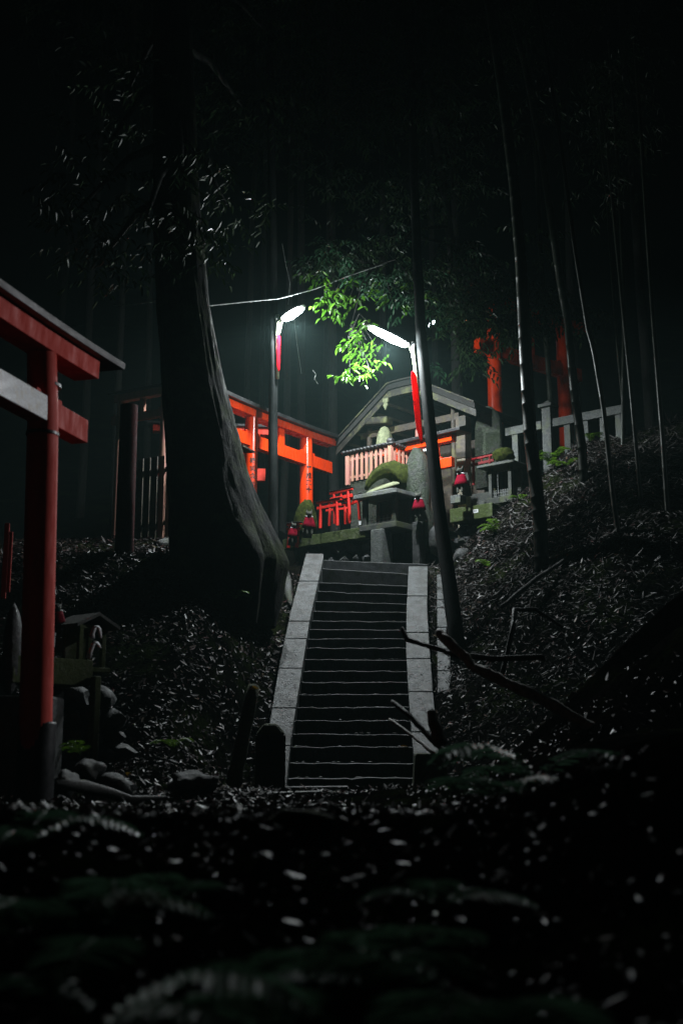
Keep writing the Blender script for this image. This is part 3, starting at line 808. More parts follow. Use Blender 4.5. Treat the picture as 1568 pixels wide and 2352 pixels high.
rock_at('mossy_cap_stone', 'small mossy stone sitting on the slab roof of the narrow shrine', 1156, 1046, 21.75, 48, 36, .25, M_moss, 31, sub=4)

# stone fence on the right
rf_ = math.radians(-40.5)
f0 = P(1163, 992, 22.4)
fe = thing('stone_fence', 'grey stone fence of square posts and flat rails behind the bamboo', 'fence', (f0.x, f0.y, 5.05), rf_)
ftop = f0.z - 5.05
def f_at(px, t0=0):
    # local x where the sight line of column px crosses the fence line
    u = (px - CX) / F / ray(CX, 960).y
    ca, sa = math.cos(rf_), math.sin(rf_)
    return (u * f0.y - f0.x) / (ca - u * sa)
for (pxx, w, extra) in ((1183, .13, -.1), (1259, .19, .3), (1303, .13, -.1), (1345, .12, -.1), (1385, .12, -.1), (1421, .12, -.1), (1222, .12, -.1)):
    x = f_at(pxx); mb = MB()
    if extra > 0:
        mb.box((x, 0, (ftop + extra) / 2 - .3), (w, w, ftop + extra + .6)); p = mb.build('fence_post', M_stonelight, fe, bevel=.01)
        mb = MB(); mb.box((x, 0, ftop + extra + .035), (w + .1, w + .1, .06)); mb.box((x, 0, ftop + extra + .11), (w + .02, w + .02, .09), taper=.1); mb.build('post_cap', M_stonelight, p, bevel=.006)
    else:
        mb.box((x, 0, (ftop + extra) / 2 - .3), (w, .1, ftop + extra + .6)); mb.build('fence_post', M_stonelight, fe, bevel=.01)
for (a_, b_) in ((1163, 1246), (1272, 1326), (1330, 1432)):
    x0, x1 = f_at(a_), f_at(b_)
    mb = MB(); mb.box(((x0 + x1) / 2, 0, ftop - .02), (x1 - x0, .15, .16)); mb.build('rail', M_stonelight, fe, bevel=.01)

# ------------------------------------------------------------------ trees, trunks, bamboo
def twig(mb, p, d, nl, L, W, droop=.25, st=.07):
    d = d.normalized()
    for i in range(nl):
        q = p + d * (i * st) + Vector((0, 0, -droop * (i * st) ** 2 * 2))
        s = 1 if i % 2 else -1
        side = d.cross(Vector((0, 0, 1)))
        if side.length < .1: side = Vector((1, 0, 0))
        side.normalize()
        ld = d * .55 + side * s * random.uniform(.5, 1.0) + Vector((0, 0, random.uniform(-.9, -.1)))
        mb.leaf(q, ld, Vector((random.uniform(-.5, .5), random.uniform(-.5, .5), 1)).normalized(), L * random.uniform(.7, 1.15), W * random.uniform(.8, 1.1))
def cloud(mb, c, rad, n, L=.13, W=.05, nl=6, flat=.7, bias=Vector((0, 0, 0)), st=.07):
    for _ in range(n):
        while True:
            v = Vector((random.uniform(-1, 1), random.uniform(-1, 1), random.uniform(-1, 1)))
            if v.length < 1: break
        p = c + Vector((v.x * rad, v.y * rad, v.z * rad * flat))
        if nz(p, .9 / max(.4, rad * .5)) < -.12: continue
        twig(mb, p, Vector((random.uniform(-1, 1), random.uniform(-1, 1), random.uniform(-.5, .2))) + bias, nl, L, W, st=st)

def trunk_path(pts, Y, n=14):
    """pts photo spots bottom to top; Y number or (bottom, top)"""
    Yb, Yt = Y if isinstance(Y, tuple) else (Y, Y)
    y0, y1 = pts[0][1], pts[-1][1]
    out = []
    for k in range(n + 1):
        py = lerp(y0, y1, k / n); px = interp([(-p[1], p[0]) for p in pts], -py)
        out.append(P(px, py, lerp(Yb, Yt, k / n)))
    return out

# the two trunks that carry lamps
def lamp_trunk(label, pts, Y, rpx, ext, crownseed, name='slender_tree'):
    pth = trunk_path(pts, Y, 20); s = mpp((Y[0] + Y[1]) / 2)
    b = pth[0].copy(); b.z = min(b.z, h(b.x, b.y)) - .1
    d = (pth[-1] - pth[-4]).normalized()
    pth = [b] + pth + [pth[-1] + d * ext * .5, pth[-1] + d * ext]
    R = [lerp(rpx[0], rpx[1], i / (len(pth) - 1)) * s for i in range(len(pth))]
    t = thing(name, label, 'tree', b)
    mb = MB(); mb.tube([p - b for p in pth], R, n=18, wob=.06, ws=2)
    mb.build('trunk', M_trunkpole, t, smooth=True)
    mb = MB(); tp = pth[-1] - b
    for k in range(7):
        cloud(mb, tp + Vector((random.uniform(-1.6, 1.6), random.uniform(-1.2, 1.6), random.uniform(-1.5, 1.5))), 1.1, 22, L=.2, W=.07, nl=7)
    mb.build('crown', M_leafdark, t)
    return t
lamp_trunk('dark smooth leaning trunk right of the stairs that carries the nearer lamp', [(1052, 1500), (1030, 1330), (1008, 1180), (990, 1010), (975, 860), (966, 760), (958, 600), (950, 400), (944, 150)], (17.7, 22.3), (17, 9), 5, 1)
lamp_trunk('straight dark trunk behind the stair head that carries the farther lamp', [(627, 1235), (627, 1000), (628, 750), (626, 500), (622, 250), (618, 20)], (21.85, 22.1), (11.5, 9), 3, 2)

# lamps
def lamp(label, a, b, topY, pole_pts, Yp, big, side, power=1.0):
    A = P(*a); B = P(*b)                     # joint end, tip
    t = thing('street_lamp', label, 'street lamp', A, 0, 'street lamps strapped to trunks')
    ax = (B - A); L_ = ax.length; ax.normalize()
    sd = ax.cross(Vector((0, 0, 1))).normalized(); up = sd.cross(ax).normalized()
    def loft(w, zt, zb, name, mat, par, x0=0.0, x1=1.0, thick=1.0):
        mb = MB(); n = 14; m = 12; vs = []
        for j in range(m + 1):
            u = j / m; x = lerp(x0, x1, u)
            k = (math.sin(PI * min(1, .12 + x * 1.0) ** .8)) ** .5 if x < .9 else .55
            k = max(.3, min(1, interp([(0, .35), (.12, .75), (.35, 1), (.7, .9), (.93, .55), (1, .25)], x)))
            for i in range(n):
                a_ = 2 * PI * i / n
                y = math.cos(a_) * w / 2 * k; z = math.sin(a_)
                z = z * (zt if z > 0 else zb) * k
                p = ax * (x * L_) + sd * y + up * z
                vs.append(p)
        fs = [(j * n + i, j * n + (i + 1) % n, (j + 1) * n + (i + 1) % n, (j + 1) * n + i) for j in range(m) for i in range(n)]
        fs += [tuple(range(n - 1, -1, -1)), tuple(m * n + i for i in range(n))]
        mb.add(vs, fs); return mb.build(name, mat, par, smooth=True)
    hsg = loft(.27, .07, .02, 'housing', M_metal, t)
    df = loft(.25, .005, .075, 'diffuser', M_glow, t, .1, .86)
    # bracket arm
    pole = [P(x, y, Yp) - A for x, y in pole_pts]
    mb = MB(); q0 = ax * .02; q1 = pole[0] + Vector((0, 0, -.02))
    drop = Vector((0, 0, -.22)) * big
    midp = (q0 + q1) / 2 + Vector((0, 0, .03))
    mb.tube([q0 + ax * .04, q0, midp, q1], [.022, .022, .02, .02], n=8)
    mb.tube([q0 - Vector((0, 0, .02)), q0 + Vector((side * .03, 0, -.1)), q0 + Vector((side * .05, 0, -.24)), q0 + Vector((side * .1, 0, -.32))], [.02, .018, .014, .01], n=8)
    mb.build('bracket', M_polemetal, t, smooth=True)
    mb = MB(); mb.tube([Vector((0, 0, .12)) + pole[0]] + pole, .036, n=12)
    mb.build('pole', M_polemetal, t, smooth=True)
    mb = MB(); mb.rock(pole[0] + Vector((0, -.03, .06)), (.1, .1, .12), sub=2, amp=.05); mb.build('photocell', M_white, t, smooth=True)
    lt = bpy.data.lights.new('lamp_light', 'POINT'); lt.energy = LP * power; lt.color = (.9, .98, 1.0); lt.shadow_soft_size = .07
    lt.energy *= .3
    lo = bpy.data.objects.new('lamp_light', lt); COL.objects.link(lo); lo.parent = t; lo.location = ax * L_ * .45 - up * .17
    ls = bpy.data.lights.new('lamp_beam', 'SPOT'); ls.energy = LP * power * .8; ls.color = (.9, .98, 1.0); ls.shadow_soft_size = .07; ls.spot_size = math.radians(165); ls.spot_blend = .35
    so_ = bpy.data.objects.new('lamp_beam', ls); COL.objects.link(so_); so_.parent = t; so_.location = ax * L_ * .45 - up * .17
    return t
LP = 880
lamp('larger glowing lamp head strapped to the leaning trunk above the stairs', (943, 797, 20.35), (836, 743, 19.95), 0, [(949, 800), (957, 880), (967, 1010)], 20.35, 1, 1)
lamp('smaller glowing lamp head on the straight trunk behind the stair head', (647, 736, 21.75), (699, 702, 21.4), 0, [(637, 737), (637, 800), (637, 870)], 21.85, .7, -1)

# floodlight on its own pole up the bank, past the right edge of the frame: its glare shows on the near torii
fp = P(2300, 760, 16.5); fg = h(fp.x, fp.y)
fl = thing('floodlight', 'small floodlight on a pole up the right bank, aimed at the near torii', 'floodlight', (fp.x, fp.y, fg))
aim = Vector((-2.7, 10.2, 1.9)); fd = (aim - fp).normalized()
mb = MB(); mb.tube([(0, 0, -.1), (0, 0, fp.z - fg)], .045, n=12); mb.build('pole', M_polemetal, fl, smooth=True, auto=.6)
rot = fd.to_track_quat('-Z', 'Y')
mb = MB(); mb.box((0, 0, .1), (.3, .24, .12), taper=.6); oh = mb.build('housing', M_metal, fl, bevel=.01); oh.location = Vector((0, 0, fp.z - fg + .1)); oh.rotation_euler = rot.to_euler()
mb = MB(); mb.box((0, 0, .03), (.24, .18, .012)); og = mb.build('glass', M_glow, oh)
ls = bpy.data.lights.new('flood_beam', 'SPOT'); ls.energy = 2000; ls.color = (.95, .97, 1.0); ls.shadow_soft_size = .1; ls.spot_size = math.radians(24); ls.spot_blend = .7
so_ = bpy.data.objects.new('flood_beam', ls); COL.objects.link(so_); so_.parent = fl; so_.location = oh.location + fd * .1; so_.rotation_euler = rot.to_euler()
def banner(label, pts, Y, wpx, seed, yaw=1.25):
    pp_ = [P(x, y, Y) for x, y in pts]; c = pp_[0].copy()
    mb = MB(); n = 26; w = wpx; vs = []
    for j in range(n + 1):
        t = j / n; k = t * (len(pp_) - 1); i = min(int(k), len(pp_) - 2); p = pp_[i].lerp(pp_[i + 1], k - i) - c
        ww = w * interp([(0, .35), (.07, 1), (.9, 1), (1, .45)], t)
        for s in (-1, -.33, .33, 1):
            yw = yaw + .15 * math.sin(t * 7 + seed + s)
            vs.append(p + Vector((math.cos(yw) * s * ww / 2 * (1.0), math.sin(yw) * s * ww / 2, (1 if t > .5 else 0) * -s * .05)))
    fs = [(j * 4 + i, j * 4 + i + 1, (j + 1) * 4 + i + 1, (j + 1) * 4 + i) for j in range(n) for i in range(3)]
    mb.add(vs, fs); o = mb.build('red_banner', M_cloth, smooth=True); o.location = c
    m = o.modifiers.new('so', 'SOLIDIFY'); m.thickness = .012
    tag(o, label, 'banner', 'red cloth banners under the lamps'); return o
banner('red cloth banner hanging below the larger lamp against the leaning trunk', [(948, 853), (953, 900), (958, 950), (965, 1014)], 19.95, .12, 1, yaw=.5)
banner('long thin red banner hanging on the straight trunk below the smaller lamp', [(639, 768), (639, 800), (638, 850)], 21.72, .075, 3, yaw=.5)

# big old tree
bt = P(500, 1260, 18.4); bt.z = h(bt.x, bt.y)
big = thing('old_tree', 'massive old tree with spreading roots left of the stair head', 'tree', bt)
mb = MB(); n = 120; rows = 110
edges = [(1440, 404, 628), (1380, 400, 640), (1330, 395, 648), (1290, 392, 655), (1250, 388, 640), (1200, 384, 612), (1150, 384, 592), (1080, 382, 566), (1000, 380, 548), (900, 374, 520), (800, 366, 500), (700, 358, 482), (500, 352, 462), (250, 352, 448), (0, 352, 436), (-200, 356, 430)]
lobes = [(random.uniform(0, 2 * PI), random.uniform(.12, .3), random.uniform(4, 9)) for _ in range(9)]
vs = []
for j in range(rows + 1):
    py = lerp(1440, -200, (j / rows) ** 1.15)
    lft = interp([(-e[0], e[1]) for e in edges], -py); rgt = interp([(-e[0], e[2]) for e in edges], -py)
    c = P((lft + rgt) / 2, py, 18.4); rr = (rgt - lft) / 2 * mpp(18.4, py)
    ry = rr * .85
    bz = sm(1050, 1330, py)
    for i in range(n):
        a_ = 2 * PI * i / n
        k = 1 + .05 * nz((math.cos(a_) * 2, math.sin(a_) * 2, c.z * .5)) + .03 * nz((math.cos(a_) * 6, math.sin(a_) * 6, c.z * 1.2))
        k -= .035 * abs(nz((math.cos(a_) * 7, math.sin(a_) * 7, c.z * .9 + 5))) * 2 + .02 * nz((math.cos(a_) * 16, math.sin(a_) * 16, c.z * 3))
        k += bz * .12 * math.sin(a_ * 5 + .8) + bz * .05 * math.sin(a_ * 9 + 2 + c.z)
        vs.append(c + Vector((math.cos(a_) * rr * k, math.sin(a_) * ry * k, 0)) - bt)
fs = [(j * n + i, j * n + (i + 1) % n, (j + 1) * n + (i + 1) % n, (j + 1) * n + i) for j in range(rows) for i in range(n)]
mb.add(vs, fs)
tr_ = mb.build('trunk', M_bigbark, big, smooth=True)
# roots creeping over the slope
roots = [[(600, 1210), (630, 1260), (652, 1310), (660, 1350), (668, 1395)], [(560, 1200), (600, 1262), (622, 1320), (628, 1370)], [(520, 1220), (548, 1280), (580, 1330), (600, 1380)],
         [(450, 1210), (430, 1228), (400, 1240), (360, 1252)], [(480, 1200), (500, 1240), (470, 1275), (430, 1290)], [(540, 1180), (560, 1232), (530, 1262), (520, 1300)]]
for ri, rt in enumerate(roots):
    mb = MB(); pts = []
    for k in range(13):
        t = k / 12 * (len(rt) - 1); i = min(int(t), len(rt) - 2); f = t - i
        px, py = lerp(rt[i][0], rt[i + 1][0], f), lerp(rt[i][1], rt[i + 1][1], f)
        # march the sight line to the ground
        Y = 16.0
        while Y < 20.5 and P(px, py, Y).z > h(P(px, py, Y).x, Y): Y += .05
        p = P(px + 3 * nz((k, ri, 1)), py, Y - .05); pts.append(p - bt)
    mb.tube(pts, [lerp(.15, .05, k / 12) for k in range(13)], n=16, wob=.5, ws=3.5)
    mb.build('root', M_rootbark, big, smooth=True)
mb = MB(); tp = P(395, -160, 18.4) - bt
br = MB()
for (px, py, Y) in ((250, 330, 17.5), (180, 480, 17), (420, 380, 18), (520, 470, 18.5), (330, 520, 17.2), (560, 250, 20), (470, 560, 18.2), (230, 600, 18), (300, 200, 18.5), (600, 60, 19)):
    c = P(px, py, Y) - bt
    s = P(400, py - 160, 18.4) - bt
    br.tube([s, s.lerp(c, .5) + Vector((0, 0, .25)), c], [.1, .06, .02], n=8, wob=.2)
    cloud(mb, c, .95, 46, L=.15, W=.055, nl=7, flat=.45)
br.build('limb', M_bark, big, smooth=True)
for k in range(8): cloud(mb, tp + Vector((random.uniform(-3, 3), random.uniform(-2, 3), random.uniform(-1, 2.5))), 1.3, 30, L=.2, W=.08, nl=6)
mb.build('crown', M_leafdark, big)

# evergreen with the leaves lit beside the lamps
ev_b = P(1048, 1000, 25.5); ev_b.z = h(ev_b.x, ev_b.y)
ev = thing('broadleaf_tree', 'evergreen broadleaf tree whose bright green sprays hang between the two lamps', 'tree', ev_b)
mb = MB()
tp_ = [ev_b.copy(), P(1048, 900, 25.5), P(1046, 750, 25.2), P(1035, 560, 24.8), P(1010, 380, 24.3), P(980, 180, 24), P(960, -60, 24)]
mb.tube([p - ev_b for p in tp_], [.16, .12, .11, .1, .09, .06, .03], n=12, wob=.2)
mb.build('trunk', M_bark, ev, smooth=True)
sprays = [ # px, py, Y, radius m, twigs, leafsize
    (770, 668, 21.6, .3, 10, .15), (800, 690, 21.4, .28, 9, .16), (770, 715, 21.4, .18, 6, .16), (835, 690, 21.2, .16, 4, .15), (725, 640, 21.8, .22, 8, .14),
    (840, 780, 20.7, .2, 8, .14), (815, 795, 20.6, .16, 6, .14), (835, 830, 20.6, .2, 8, .13), (803, 858, 20.4, .1, 5, .16), (850, 855, 20.5, .12, 5, .14), (872, 810, 21.0, .2, 8, .13), (850, 745, 21.2, .18, 6, .13), (900, 690, 21.6, .3, 9, .12), (960, 660, 21.8, .3, 9, .12)]
br = MB(); mb = MB()
def limb(b1, c, r0=.05):
    m = b1.lerp(c, .5) + Vector((0, 0, .35)); br.tube([b1 - ev_b, m - ev_b, c - ev_b], [r0, r0 * .55, .008], n=6, wob=.2)
for i, (px, py, Y, r, ntw, ls) in enumerate(sprays):
    c = P(px, py, Y)
    for k in range(ntw):
        p = c + Vector((random.uniform(-1, 1), random.uniform(-1, 1), random.uniform(-.8, .9))) * r
        twig(mb, p - ev_b, Vector((random.uniform(-1, .4), random.uniform(-.8, .3), random.uniform(-.55, .25))), random.randint(4, 5), ls, ls * .48, st=.065)
for (hubx, huby, hubY) in ((860, 610, 22.8), (800, 775, 21.6)):
    hub = P(hubx, huby, hubY); limb(P(1030, 520, 24.7) if huby < 700 else P(860, 610, 22.8), hub, .05 if huby < 700 else .025)
    for (px, py, Y, r, ntw, ls) in sprays:
        if (py < 730) == (huby < 700): limb(hub, P(px, py, Y), .012)
dark = [(1040, 690, 22.5, .55, 40), (1100, 740, 22.2, .5, 34), (1145, 740, 22.0, .5, 44), (1215, 730, 22.3, .5, 40), (1100, 690, 22.3, .5, 30), (1190, 790, 22.4, .15, 5), (1095, 785, 23.6, .2, 16), (1120, 700, 23.8, .55, 50), (1230, 690, 24, .6, 44), (1330, 730, 24, .5, 30), (1110, 640, 23.5, .5, 36), (1090, 830, 22.5, .35, 22), (1180, 760, 22, .45, 26), (1020, 780, 22.6, .4, 20), (980, 640, 22.5, .6, 36),
        (880, 590, 23, .6, 40), (780, 590, 23.5, .55, 34), (720, 610, 23.5, .4, 16), (1060, 600, 23, .8, 40), (900, 480, 23.5, .9, 50), (1050, 430, 23, 1.0, 50), (760, 440, 24, .9, 46), (650, 330, 24, .9, 40), (820, 260, 23, 1.1, 56),
        (960, 240, 22, 1.1, 50), (720, 180, 23, 1.0, 40), (1100, 260, 22, 1.1, 40), (860, 90, 22, 1.2, 40), (1000, 60, 22, 1.2, 36), (1250, 720, 22, .5, 20), (1150, 650, 22.4, .6, 26), (1230, 560, 22, .8, 26)]
dk = MB()
for i, (px, py, Y, r, ntw) in enumerate(dark):
    c = P(px, py, Y); cloud(dk, c - ev_b, r, int(ntw * 1.5), L=.14, W=.055, nl=7, flat=.7, st=.06)
    if i % 2 == 0: limb(tp_[3] if py > 450 else tp_[5], c, .045)
md_ = MB()
for (px, py, Y, r, ntw) in ((880, 650, 22.4, .45, 44), (950, 620, 22.6, .45, 40), (1010, 660, 22.4, .45, 40), (940, 705, 22.2, .35, 30), (800, 625, 22.8, .45, 34), (1060, 600, 22.8, .5, 36), (740, 590, 23.2, .45, 26), (900, 560, 23, .6, 40), (1010, 720, 22.5, .35, 24), (830, 560, 23.3, .5, 26), (1000, 840, 23.0, .3, 14)):
    cloud(md_, P(px, py, Y) - ev_b, r, ntw, L=.13, W=.055, nl=6, flat=.75, st=.06)
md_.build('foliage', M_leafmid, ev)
for (px, py, Y, r, ntw) in ((1080, 667, 23.3, .4, 50), (1060, 640, 23.0, .4, 40), (1180, 660, 23.6, .5, 40), (1280, 700, 24, .5, 40)): cloud(dk, P(px, py, Y) - ev_b, r, ntw, L=.14, W=.06, nl=7, flat=.8, st=.06)
br.build('limb', M_bark, ev, smooth=True)
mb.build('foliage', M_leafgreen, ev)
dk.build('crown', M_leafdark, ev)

# forest trees behind
SPOTS = [(768, 21, 27.5, 'slim cedar trunk between the orange torii and the gabled shrine'), (652, 16, 28.5, 'slim cedar trunk just right of the farther lamp trunk'), (422, 12, 31, 'thin far cedar above the old tree, left one of a close pair'),
         (450, 12, 31.5, 'thin far cedar above the old tree, right one of a close pair'), (560, 14, 33, 'faint far cedar left of the farther lamp'), (694, 18, 30, 'far cedar rising just right of the farther lamp'), (741, 14, 34, 'very faint cedar far behind the bright leaf sprays'),
         (262, 16, 27, 'dim cedar behind the roof end of the near torii'), (188, 18, 30, 'dim cedar rising out of the near torii roof'), (340, 14, 32, 'dim cedar left of the old tree'), (601, 13, 36, 'faint cedar hugging the left side of the farther lamp trunk'),
         (1060, 18, 29, 'dim cedar behind the gabled shrine ridge'), (1010, 15, 33, 'faint cedar between the larger lamp and the faded torii'), (880, 16, 32, 'faint cedar rising behind the shrine gable'), (120, 18, 26, 'dark cedar at the left edge of the wood'), (1330, 20, 30, 'dark cedar behind the stone fence'), (1500, 22, 27, 'dark cedar at the right edge of the wood')]
for i, (px, w, Y, lab) in enumerate(SPOTS):
    base = P(px, 1100, Y); base.z = h(base.x, base.y, False) - .2
    t = thing('cedar_tree', lab, 'tree', base, 0, 'cedars in the wood behind the shrine')
    s = mpp(Y); top = base.z + random.uniform(19, 23); ln = random.uniform(-.02, .02)
    pts = [Vector((ln * (z - base.z) + .06 * nz((i * 5, z * .3, 0)), 0, z - base.z)) for z in [lerp(base.z, top, k / 16) for k in range(17)]]
    mb = MB(); mb.tube(pts, [w / 2 * s * lerp(1.15, .5, k / 16) for k in range(17)], n=12, wob=.12, ws=2)
    mb.build('trunk', M_bark, t, smooth=True)
    mb = MB()
    for k in range(9):
        z = lerp(.55, 1.0, k / 8) * (top - base.z); r = lerp(1.7, .5, k / 8)
        a_ = random.uniform(0, 6.28)
        cloud(mb, Vector((math.cos(a_) * r * .5, math.sin(a_) * r * .5, z)), r * .9, 20, L=.24, W=.07, nl=7, flat=.5, st=.1)
    mb.build('crown', M_leafdark, t)

# bamboo
BAM = [([(1240, 1205), (1217, 1000), (1206, 810), (1196, 600), (1180, 420), (1152, 200), (1118, -20)], 18.3, 17, 'thickest bamboo culm, in front of the stone fence'),
       ([(1336, 1030), (1318, 900), (1303, 740), (1285, 640), (1262, 480), (1240, 330), (1205, 150), (1160, -20)], 19.6, 11, 'bright-edged bamboo culm crossing the faded torii'),
       ([(1436, 1350), (1408, 1150), (1384, 930), (1362, 800), (1349, 755), (1318, 560), (1290, 350), (1250, 100)], 17.8, 6.5, 'slim leaning bamboo culm running down to the leaf litter'),
       ([(1428, 1120), (1430, 900), (1432, 700), (1424, 500), (1410, 280)], 20.5, 5, 'thin upright bamboo culm near the end of the stone fence'),
       ([(1432, 960), (1416, 790), (1405, 650), (1394, 480), (1376, 300)], 21.5, 3.5, 'thinnest bamboo culm high on the right'),
       ([(1482, 1260), (1466, 1100), (1448, 900), (1428, 700), (1404, 450)], 18.5, 5, 'dim bamboo culm at the far right of the bank'),
       ([(1270, 1100), (1262, 900), (1248, 700), (1232, 400), (1210, 100)], 23.5, 7, 'dim bamboo culm behind the tall stone fence post'),
       ([(1540, 1300), (1520, 1000), (1496, 700), (1470, 300)], 18.0, 6, 'almost black bamboo culm at the right edge')]
for i, (pts, Y, rp, lab) in enumerate(BAM):
    pth = trunk_path(pts, (Y, Y + .6), 40); s = mpp(Y)
    b = pth[0].copy()
    g0 = h(b.x, b.y)
    t = thing('bamboo_culm', lab, 'bamboo', (b.x, b.y, min(g0, b.z)), 0, 'bamboo on the right bank'); o0 = Vector(t.location)
    d = (pth[-1] - pth[-3]).normalized()
    pth = [Vector(o0) - Vector((0, 0, .1))] + pth + [pth[-1] + d * k * .6 + Vector((0, 0, -.04 * k * k)) for k in range(1, 6)]
    # subdivide and put the rings in
    mb = MB(); R = []; Q = []
    tot = 0; nxt = .35
    for a_, b_ in zip(pth, pth[1:]):
        L_ = (b_ - a_).length; m = max(1, int(L_ / .12))
        for k in range(m):
            p = a_.lerp(b_, k / m); tot += L_ / m
            rr = rp * s * (1 - .028 * tot) * (1 if tot < 14 else .6); rr = max(rr, rp * s * .3)
            if tot > nxt:
                Q += [p - d * .012, p, p + d * .012]; R += [rr, rr * 1.05, rr * .99]; nxt += random.uniform(.33, .42)
            else: Q.append(p); R.append(rr)
    mb.tube([p - o0 for p in Q], R, n=14); mb.build('culm', M_bamboo, t, smooth=True)
    mb = MB()
    for k in range(9):
        p = Q[int(len(Q) * random.uniform(.7, .99))] - o0
        cloud(mb, p, .7, 10, L=.14, W=.02, nl=6, flat=.5)
    mb.build('foliage', M_leafdark, t)

# rope / cable across
mb = MB(); pts = []
cp = [(262, 702, 26.9), (310, 698, 24), (345, 694, 21.5), (384, 686, 19.8), (412, 696, 19.6), (484, 702, 20), (560, 694, 20.4), (640, 686, 21), (720, 665, 21.4), (800, 634, 21.8), (900, 600, 22.4)]
for a_, b_ in zip(cp, cp[1:]):
    for k in range(8):
        t = k / 8; pts.append(P(lerp(a_[0], b_[0], t), lerp(a_[1], b_[1], t), lerp(a_[2], b_[2], t)))
c0 = pts[0].copy()
mb.tube([p - c0 for p in pts], [.007 + .005 * abs(math.sin(i * .9)) for i in range(len(pts))], n=6, cap=True)
o = mb.build('hanging_rope', M_cable, smooth=True); o.location = c0; tag(o, 'pale twisted rope strung above the farther lamp into the leaves', 'rope')
for (pts_, Y, lab) in (([(662, 700), (666, 650), (655, 600), (648, 560)], 21.6, 'thin cable rising from the smaller lamp'), ([(676, 735), (682, 790), (688, 830), (692, 858)], 21.4, 'thin cable dangling below the smaller lamp'), ([(718, 850), (726, 860), (722, 870), (730, 882)], 21.5, 'short curled vine tip hanging in front of the wood')):
    q = [P(x, y, Y) for x, y in pts_]; mb = MB(); mb.tube([p - q[0] for p in q], .004, n=5); o = mb.build('thin_cable', M_cable); o.location = q[0]; tag(o, lab, 'cable')

# far lamps
for (px, py, Y, r, m, lab) in ((986, 747, 31, .035, M_far, 'tiny bright lamp glint between the leaves, lower of two close ones'), (996, 741, 31, .045, M_far, 'tiny bright lamp glint between the leaves, upper of two close ones'), (1110, 785, 31, .04, M_far, 'tiny bluish lamp glint beside the faded torii pillar'), (1072, 736, 33, .03, M_farwarm, 'tiny reddish lamp glint above the faded torii')):
    mb = MB(); mb.rock((0, 0, 0), (r * 2, r * 2, r * 2.6), sub=2, amp=.2, seed=px); o = mb.build('distant_lamp', m, smooth=True); o.location = P(px, py, Y); tag(o, lab, 'lamp', 'distant lamps in the wood')

# ------------------------------------------------------------------ left-hand things
# small shrine by the near torii
def LP_(px, py, Y=12.4): return P(px, py, Y)
lz = P(216, 1516, 12.4).z
rzS = math.radians(48)
lc = P(216, 1516, 12.4)
slab_d = (.95, .45, P(216, 1516, 12.4).z - P(216, 1576, 12.4).z)
sd_ = Vector((math.cos(rzS), math.sin(rzS), 0)); sb_ = Vector((-math.sin(rzS), math.cos(rzS), 0))
cc = Vector((lc.x, lc.y, 0)) - sd_ * .475 + sb_ * .23
slab('stone_ledge', M_mossstone, 'yellow-green mossy stone ledge behind the near torii pillar', 'ledge', (cc.x, cc.y, lz - slab_d[2]), rzS, slab_d, .012)
hc = Vector((lc.x, lc.y, 0)) - sd_ * .02 + sb_ * .2
hk3 = hokora('stone_shrine', 'small gabled stone shrine with white paper strips beside the near torii', (hc.x + .02, hc.y + .05, lz - .12), rzS, .34, .3, .4, .035, .1, M_mossstone, M_stone, gable=.13, lattice=False, base=.05, post=.05)
pz_ = P(218, 1553, 12.3); gz_ = h(pz_.x, pz_.y)
slab('stone_post', M_mossstone, 'square yellowish stone post under the small gabled shrine', 'post', (pz_.x, pz_.y + .06, gz_ - .1), rzS, (.075, .09, pz_.z - gz_ + .1), .008)
for (pts, lab) in (([(212, 1466), (212, 1456), (216, 1444), (222, 1437), (228, 1443), (230, 1455), (231, 1466)], 'upper white paper strip tied to the small gabled shrine'), ([(203, 1512), (208, 1495), (214, 1480), (221, 1474), (227, 1482), (230, 1488)], 'lower white paper strip tied to the small gabled shrine')):
    q = [P(x, y, 12.12) for x, y in pts]; mb = MB(); vs = []
    for i, p in enumerate(q):
        w = .012 + .014 * (1 - i / len(q)); vs += [p - q[0] + Vector((-w, 0, 0)), p - q[0] + Vector((w, .012, .0))]
    mb.add(vs, [(2 * i, 2 * i + 1, 2 * i + 3, 2 * i + 2) for i in range(len(q) - 1)])
    o = mb.build('paper_strip', M_white, smooth=True); o.location = q[0]; m = o.modifiers.new('s', 'SOLIDIFY'); m.thickness = .003; tag(o, lab, 'paper strip', 'white paper strips')
q = P(122, 1486, 12.2); mb = MB(); mb.tube([(0, 0, 0), (0, 0, .11), (0, 0, .112), (0, 0, .145)], [.022, .022, .027, .027], n=16); o = mb.build('metal_vase', plain('polished_metal', (.7, .75, .76), .25, .9), smooth=True, auto=.6); o.location = q; tag(o, 'narrow metal flower vase on the ledge by the near torii pillar', 'vase')
q = P(143, 1495, 12.6); slab('stone_block', M_stonelight, 'small grey stone block beside the metal vase', 'stone block', (q.x, q.y, q.z - .02), rzS, (.14, .12, .15), .006)
wl = P(160, 1700, 12.9); wl.z = h(wl.x, wl.y) - .1
rock_wall('rubble_wall', 'dim rubble wall below the mossy ledge by the near torii', wl, rzS, 1.0, lz - slab_d[2] - wl.z, .5, .24, M_rock, 17)
for (px, py, Y, w, hh, lab) in ((150, 1790, 10.8, 60, 60, 'low dark rock beside the black foot of the near torii'), (255, 1800, 11.6, 100, 62, 'broad dark rock right of the near torii foot'), (440, 1790, 12.4, 110, 56, 'flat dark rock left of the leaning log'), (205, 1760, 11.4, 60, 50, 'small dark rock under the gabled shrine post')):
    rock_at('dark_rock', lab, px, py + 10, Y, w, hh, 0.45, M_rock, px, amp=.5, group='dark rocks at the foot of the left slope')
